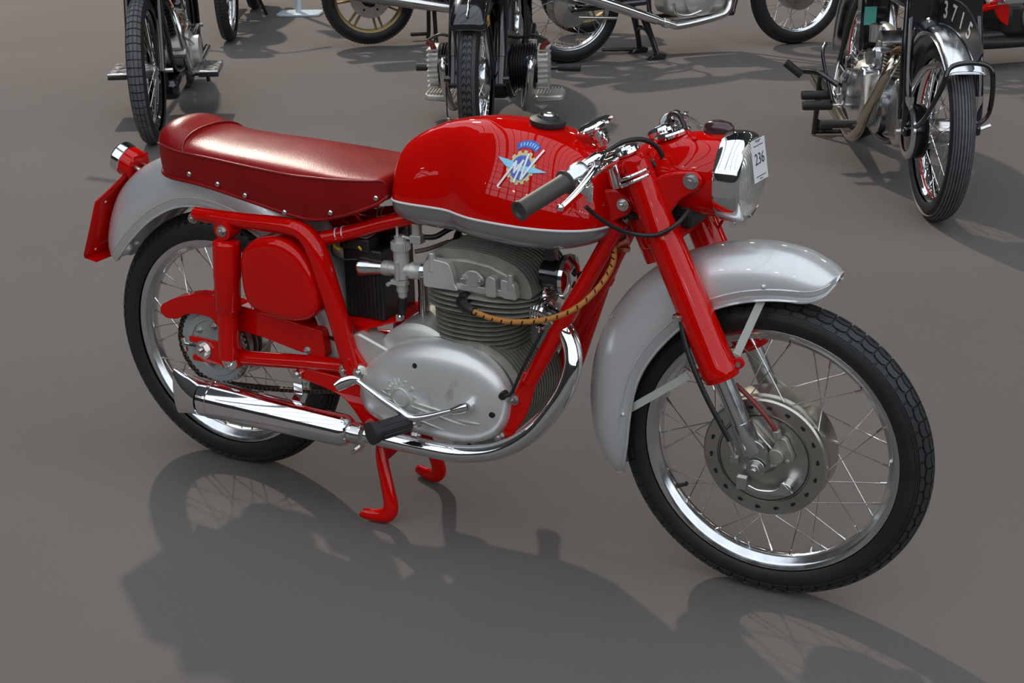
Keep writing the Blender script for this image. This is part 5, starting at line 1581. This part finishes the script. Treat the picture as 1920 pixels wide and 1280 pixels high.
for sg in (-1, 1):
    m_ = tube_part(F_, 'silencer', [(-.30, sg * .17, .50), (.09, sg * .165, .385), (.50, sg * .155, .238)], [.038, .036, .026], 'chrome', 22)
    tube_part(F_, 'exhaust_pipe', [(.48, sg * .155, .245), (.60, sg * .155, .205), (.66, sg * .155, .195), (.90, sg * .14, .225), (.985, sg * .125, .255), (1.01, sg * .11, .34), (.97, sg * .08, .50)], .0215, 'chrome_dull', 20)
    g = MB(); g.cyl((.545, sg * .155, .222), (.575, sg * .155, .212), .027, n=20); g.build('pipe_clamp', 'chrome', F_, 35)
    tube_part(F_, 'swinging_arm', [(-.02, sg * .105, .325), (.45, sg * .10, .34)], .020, 'black', 12, False)
    tube_part(F_, 'stand_leg', [(.46, sg * .07, .24), (.50, sg * .10, .12), (.528, sg * .125, .02)], [.022, .017, .017], 'black', 12)
    g = MB(); g.prism(round_poly([(.455, sg * .125 - .02, .0), (.565, sg * .125 - .02, .0), (.578, sg * .125 - .02, .028), (.54, sg * .125 - .02, .040), (.50, sg * .125 - .02, .026)], .006), (0, .04, 0)); g.build('stand_foot', 'black', F_, 35, bevel=.004)
    tube_part(F_, 'shock_absorber', [(.02, sg * .13, .36), (.14, sg * .13, .68)], .028, 'black', 12, False)
    tube_part(F_, 'frame_tube', [(1.18, sg * .04, .84), (1.05, sg * .10, .30), (.96, sg * .12, .24), (.50, sg * .12, .24), (.42, sg * .11, .60), (-.2, sg * .12, .70)], .015, 'black', 10)
    tube_part(F_, 'fork_leg', [(1.54, sg * .10, .33), (1.30, sg * .10, .90)], .022, 'chrome_dull', 14, False)
tube_part(F_, 'stand_brace', [(.50, -.105, .12), (.487, -.05, .165), (.484, 0, .172), (.487, .05, .165), (.50, .105, .12)], .013, 'black', 10)
tube_part(F_, 'stand_pedal', [(.52, .14, .02), (.40, .17, .022), (.30, .18, .026)], .010, 'black', 10)
box_part(F_, 'crankcase', (.80, 0, .34), (.42, .24, .20), 'cast', .06)
cv = lathe_part(F_, 'engine_cover', [(0, 0), (0, .105), (.02, .10), (.035, .07), (.035, 0)], (.80, -.115, .34), (0, -1, 0), 'cast', 36)
tube_part(F_, 'gear_pedal', [(.60, -.17, .33), (.62, -.18, .27), (.70, -.18, .255), (.78, -.18, .275)], .009, 'chrome_dull', 10)
fb = MB(); fb.box((0, 0, 0), (.075, .18, .005)); fb = fb.mesh('sump_fin', 'cast_rough', 30)
for k in range(5): inst('sump_fin', fb, cv, Matrix.Translation((.985, 0, .265 + k * .02)))
engine_fins(F_, (.88, 0, .44), (.15, 0, 1), .10, 9, .017, .005)
tank_part(F_, .52, 1.12, .74, .96, .14, 'black'); saddle_part(F_, -.2, .50, .80, .14, 'rubber_soft', 'seat'); bars_part(F_, 1.20, 1.02); headlamp_part(F_, 1.40, .92)
tube_part(F_, 'side_reflector_arm', [(.02, -.11, .28), (.26, -.12, .262)], .010, 'chrome_dull', 10, False)

# ---- silver single with the 3715 plate
Hm = root('motorcycle', 'black and polished silver motorcycle with front number plate 3715, at the right', 'motorcycle', (.492, 3.918, 0), math.radians(-63.5))
HL = 1.318
for x in (HL, 0):
    c = (x, 0, .330)
    rm = make_rim(Hm, c, .266, .027, 'chrome', 36, .06, .045, 38, .0016, smat='chrome')
    make_tyre(rm, c, .33, .046, 'ribbed' if x else 'square', ('rubber', 'tread_grey') if x else ('rubber', 'tread'))
    hub_part(Hm, c, .045, .075, 'chrome_dull')
    lathe_part(rm, 'rim_stripe', [(-.015, .2375), (-.012, .2365), (-.009, .2375)], c, (0, 1, 0), 'red', 60)
    d_ = lathe_part(Hm, 'brake_drum', [(-.035, 0), (-.035, .088), (-.030, .098), (.022, .098), (.026, .06), (.026, 0)], (x, -.085 if x else .085, .33), (0, 1, 0), 'black', 44)
    lathe_part(d_, 'drum_rim', [(-.037, .074), (-.040, .090), (-.034, .101), (-.026, .101), (-.026, .094)], (x, -.085 if x else .085, .33), (0, 1, 0), 'alu', 44)
lathe_part(Hm, 'wheel_axle', [(-.16, 0), (-.16, .011), (.12, .011), (.12, .016), (.135, .016), (.135, 0)], (HL, 0, .33), (0, 1, 0), 'chrome_dull', 14)
tube_part(Hm, 'axle_tommy_bar', [(HL, .135, .33), (HL - .01, .185, .345)], .007, 'chrome_dull', 8, False)
for sg in (-1, 1):
    y = sg * .128
    tube_part(Hm, 'fork_blade', [(HL + .005, y, .335), (HL + .012, y, .42), (HL - .04, y * .98, .60), (HL - .14, y * .85, .93)], .0155, 'black', 16)
    tube_part(Hm, 'fork_stay', [(HL - .07, y, .36), (HL - .10, y, .60), (HL - .18, y * .85, .90)], .011, 'black', 12)
    tube_part(Hm, 'fork_spring_rod', [(HL + .01, y - sg * .005, .36), (HL + .012, y - sg * .005, .46)], .017, 'alu', 14, False)
    box_part(Hm, 'fork_end', (HL - .01, y, .335), (.10, .022, .035), 'black', .008)
    tube_part(Hm, 'frame_tube', [(1.06, sg * .025, .80), (.96, sg * .05, .40), (.90, sg * .06, .20), (.60, sg * .07, .17), (.30, sg * .08, .26), (.0, sg * .10, .33)], .015, 'black', 12)
    tube_part(Hm, 'seat_stay', [(.0, sg * .105, .34), (.16, sg * .09, .60), (.30, sg * .06, .74)], .013, 'black', 12)
    # rear stand
    tube_part(Hm, 'stand_leg', [(-.02, sg * .19 + .01, .30), (-.02, sg * .20 + .005, .006)], .012, 'black', 6, False)
    g = MB(); g.prism([(-.03, sg * .195 + .005, .012), (-.03, sg * .09 + .005, .012), (-.03, sg * .195 + .005, .085)], (.008, 0, 0)); g.build('stand_gusset', 'black', Hm, 0)
tube_part(Hm, 'stand_bar', [(-.02, -.195, .018), (-.02, .205, .018)], .010, 'black', 6, False)
hf = fender(Hm, 'mudguard', (HL, 0, .33), [(44, .372, .352, .066), (56, .376, .35, .069), (72, .378, .348, .070), (90, .380, .346, .071), (110, .380, .346, .071), (135, .380, .346, .071), (165, .378, .346, .070)], 'alu', rib=False, expo=.7)
hoop = [(HL + .26, -.09, .44), (HL + .285, -.086, .55), (HL + .283, -.066, .612), (HL + .282, 0, .628), (HL + .283, .066, .612), (HL + .285, .084, .55), (HL + .24, .092, .44), (HL + .02, .11, .34)]
tube_part(Hm, 'mudguard_hoop', [(HL + .02, -.12, .34), (HL + .15, -.105, .40)] + hoop[1:], .009, 'black', 10)
tube_part(Hm, 'mudguard_stay', [(HL + .0, -.13, .35), (HL - .02, -.118, .45), (HL + .06, -.095, .56), (HL + .16, -.072, .60)], .012, 'chrome_dull', 12)
g = MB()                                        # front number plate along the mudguard
pl = []
for k in range(9):
    t = math.radians(99 - k * 6.4); pl.append((HL + .385 * math.cos(t), .33 + .385 * math.sin(t)))
for k in range(9):
    t = math.radians(99 - (8 - k) * 6.4); h_ = .10 * math.sin(pi * (.15 + .7 * (8 - k) / 8)) ** .6; pl.append((HL + (.385 + h_) * math.cos(t), .33 + (.385 + h_) * math.sin(t)))
g.plate(pl, -.0035, .0035)
PVT = V((HL + .08, 0, .74)); PR = Matrix.Translation(PVT) @ Matrix.Rotation(math.radians(9), 4, 'Z') @ Matrix.Translation(-PVT)
npl = g.build('number_plate', 'black_matt', Hm, 30)
npl.matrix_local = PR
for k, ch_ in enumerate('3715'):
    rr = .385 + .046
    for sg in (-1, 1):
        n_ = V((0, sg, 0))
        tt = math.radians(91 - (k if sg < 0 else 3 - k) * 9.0); up_ = V((math.cos(tt), 0, math.sin(tt)))
        text_obj('plate_number', ch_, .085, .0006, 'white', npl, (HL + rr * math.cos(tt), sg * .0042, .33 + rr * math.sin(tt)), up_.cross(n_), up_, bold=.001, squash=.8)
box_part(Hm, 'fork_plate', (HL - .07, 0, .755), (.012, .26, .15), 'black', .004)
for y, z in ((-.115, .80), (-.06, .72), (-.01, .745), (.10, .80), (-.115, .69)):
    g = MB(); g.sphere((HL - .062, y, z), .010, 10, ax=(1, 0, 0), sc=.6); g.build('fork_bolt', 'chrome', Hm)
# engine
lathe_part(Hm, 'crankcase', [(-.11, 0), (-.11, .10), (-.09, .125), (.09, .125), (.11, .10), (.11, 0)], (.68, 0, .30), (0, 1, 0), 'alu', 40)
g = MB(); g.plate(round_poly([(.50, .24), (.50, .36), (.56, .41), (.66, .40), (.72, .46), (.78, .46), (.80, .32), (.76, .22), (.62, .19)], .03), -.175, -.10); g.build('timing_cover', 'alu', Hm, 40, bevel=.015, seg=4)
lathe_part(Hm, 'gearbox_cover', [(0, 0), (0, .085), (.05, .085), (.07, .06), (.075, 0)], (.44, -.11, .31), (0, -1, 0), 'alu', 32)
box_part(Hm, 'gearbox', (.42, 0, .32), (.22, .22, .20), 'cast', .04)
g = MB(); g.plate(round_poly([(.86, .20), (.84, .40), (.92, .46), (.98, .40), (1.02, .22), (.95, .17)], .04), -.075, .075); g.build('oil_tank', 'alu', Hm, 40, bevel=.02, seg=4)
engine_fins(Hm, (.70, 0, .43), (.08, 0, 1), .085, 7, .014, .005)
lathe_part(Hm, 'cam_housing', [(-.09, 0), (-.09, .045), (.07, .045), (.08, .03), (.08, 0)], (.76, -.02, .56), (0, 1, 0), 'alu', 24)
lathe_part(Hm, 'cam_cap', [(0, 0), (0, .038), (.02, .040), (.028, .032), (.028, 0)], (.76, -.11, .50), (0, -1, 0), 'alu', 8)
lathe_part(Hm, 'bevel_drive_tube', [(0, 0), (0, .020), (.20, .020), (.20, 0)], (.72, -.11, .36), (.1, .05, 1), 'chrome', 18)
lathe_part(Hm, 'magneto', [(0, 0), (0, .035), (.12, .035), (.13, .02), (.13, 0)], (.52, -.10, .46), (0, 1, 0), 'chrome_dull', 20)
tube_part(Hm, 'exhaust_pipe', [(.84, -.05, .52), (.90, -.085, .50), (.90, -.115, .44), (.82, -.150, .30), (.72, -.165, .185), (.62, -.170, .152), (.40, -.165, .170), (.0, -.155, .19), (-.3, -.15, .21)], [.021, .021, .021, .021, .021, .021, .022, .032, .032], 'tanpipe', 22)
lathe_part(Hm, 'exhaust_nut', [(0, .02), (0, .032), (.03, .032), (.03, .02)], (.83, -.045, .525), (.85, -.4, -.2), 'rust', 16)
tube_part(Hm, 'carburettor', [(.62, -.03, .56), (.56, -.035, .57), (.50, -.04, .575)], [.024, .03, .026], 'cast', 16)
lathe_part(Hm, 'float_bowl', [(0, 0), (0, .026), (.07, .026), (.075, .012), (.075, 0)], (.57, -.085, .53), (0, 0, 1), 'alu', 18)
box_part(Hm, 'oil_box', (.40, -.06, .58), (.10, .12, .24), 'black', .015)
box_part(Hm, 'teal_sticker', (.452, -.085, .615), (.002, .05, .075), 'teal', 0)
for (x0, y0, z0), (x1, y1, z1), r in (((.40, -.215, .275), (.40, -.35, .275), .020), ((.44, -.215, .240), (.44, -.34, .240), .021), ((.62, -.17, .20), (.62, -.25, .20), .018)):
    g = MB(); g.lathe([(0, 0), (0, r * .85), (.01, r), (.11, r), (.125, r * .9), (.125, 0)], (x0, y0, z0), (x1 - x0, y1 - y0, z1 - z0), 16); ft = g.build('footrest_rubber', 'rubber_soft', Hm, 35)
    g = MB(); g.cyl((x0, y0 + .10, z0), (x0, y0, z0), .009, n=10); g.build('footrest_stem', 'chrome_dull', ft)
tube_part(Hm, 'kick_starter', [(.42, -.19, .32), (.36, -.26, .36), (.30, -.32, .36)], .012, 'black', 12)
tube_part(Hm, 'kick_pedal', [(.31, -.33, .345), (.30, -.40, .40)], .018, 'rubber_soft', 12, False)
tube_part(Hm, 'gear_linkage', [(.30, -.17, .40), (.38, -.20, .30), (.46, -.20, .27)], .007, 'chrome_dull', 8)
tube_part(Hm, 'brake_rod', [(.46, -.22, .26), (.30, -.24, .42), (.24, -.22, .47)], .008, 'black', 8)
tank_part(Hm, .42, 1.02, .70, .90, .13, 'black'); saddle_part(Hm, .02, .38, .74, .13, 'rubber_soft'); bars_part(Hm, 1.05, .98, .33); headlamp_part(Hm, 1.24, .88, .085)
fender(Hm, 'mudguard', (0, 0, .33), [(10, .385, .35, .07), (90, .39, .345, .072), (180, .385, .35, .07)], 'alu', rib=False, expo=.7)

# ---- red framed machine at the right edge
R_m = root('motorcycle', 'motorcycle with bright red frame and alloy pedal at the top right edge', 'motorcycle', (.40, 5.55, 0), math.radians(48))
for x in (0, 1.42):
    c = (x, 0, .32)
    rm = make_rim(R_m, c, .262, .03, 'alu', 36, .07, .045, 38, .0016)
    make_tyre(rm, c, .32, .048, 'slot'); hub_part(R_m, c, .08, .055)
for sg in (-1, 1):
    tube_part(R_m, 'frame_tube', [(-.01, sg * .11, .33), (.20, sg * .11, .335), (.42, sg * .10, .355)], .020, 'red', 14)
    tube_part(R_m, 'frame_tube', [(.42, sg * .10, .36), (.40, sg * .10, .52), (.30, sg * .10, .66), (-.15, sg * .11, .70)], .016, 'red', 12)
    tube_part(R_m, 'frame_tube', [(1.10, sg * .04, .82), (.98, sg * .09, .36), (.90, sg * .10, .28)], .016, 'red', 12)
    tube_part(R_m, 'frame_tube', [(1.12, sg * .03, .80), (.75, sg * .06, .62), (.42, sg * .09, .45)], .016, 'red', 12)
    g = MB(); g.plate(round_poly([(.36, .38), (.46, .40), (.54, .26), (.50, .235), (.44, .27)], .012), sg * .105, sg * .118); g.build('frame_gusset', 'red', R_m, 35, bevel=.003)
    tube_part(R_m, 'fork_leg', [(1.42, sg * .095, .32), (1.19, sg * .095, .88)], .022, 'chrome_dull', 14, False)
    tube_part(R_m, 'shock_absorber', [(.02, sg * .13, .35), (.15, sg * .13, .66)], .026, 'black', 12, False)
    tube_part(R_m, 'silencer', [(-.3, sg * .17, .22), (.2, sg * .16, .17), (.75, sg * .14, .15), (.95, sg * .11, .24), (.92, sg * .07, .42)], [.04, .036, .02, .02, .02], 'black_matt', 16)
box_part(R_m, 'crankcase', (.68, 0, .27), (.44, .25, .22), 'black_matt', .05)
box_part(R_m, 'sump', (.55, 0, .175), (.50, .22, .07), 'black_matt', .02)
lathe_part(R_m, 'engine_cover', [(0, 0), (0, .10), (.03, .095), (.04, .05), (.04, 0)], (.68, -.12, .29), (0, -1, 0), 'cast', 32)
engine_fins(R_m, (.78, 0, .40), (.3, 0, 1), .10, 8, .017, .005, 'cast_rough')
g = MB(); g.box((.46, -.175, .385), (.20, .012, .028)); g.cyl((.37, -.16, .40), (.37, -.235, .40), .016, n=14); g.cyl((.56, -.16, .375), (.56, -.19, .375), .022, n=16); g.build('brake_pedal', 'alu', R_m, 35, bevel=.004)
tube_part(R_m, 'drive_chain', [(.0, .08, .25), (.3, .08, .24), (.6, .08, .26)], .008, 'chain', 6)
tank_part(R_m, .46, 1.04, .72, .95, .13, 'red'); saddle_part(R_m, -.2, .46, .78, .13, 'rubber_soft', 'seat'); bars_part(R_m, 1.12, .98); headlamp_part(R_m, 1.30, .88, .085, 'red')

# ---- scraps on the carpet
for nm, lab, p in (('leaf_scrap', 'small curled dark scrap lying on the carpet left of the stand of the silver motorcycle', (.23, 4.75, 0)), ('carpet_crumb', 'tiny dark crumb on the carpet beside the rear tyre of the red motorcycle', (-.20, .33, 0))):
    g = MB(); s_ = .018 if nm == 'leaf_scrap' else .006
    g.tube(catmull([V(p) + V((-s_ * 1.6, -s_ * .5, .003)), V(p) + V((-s_ * .3, .0, .006)), V(p) + V((s_ * 1.2, s_ * .9, .004)), V(p) + V((s_ * 2, s_ * 1.0, .003))], 4), [.001, .003, .003, .001], 6)
    o = g.build(nm, 'hole'); o['label'] = lab; o['category'] = 'debris'
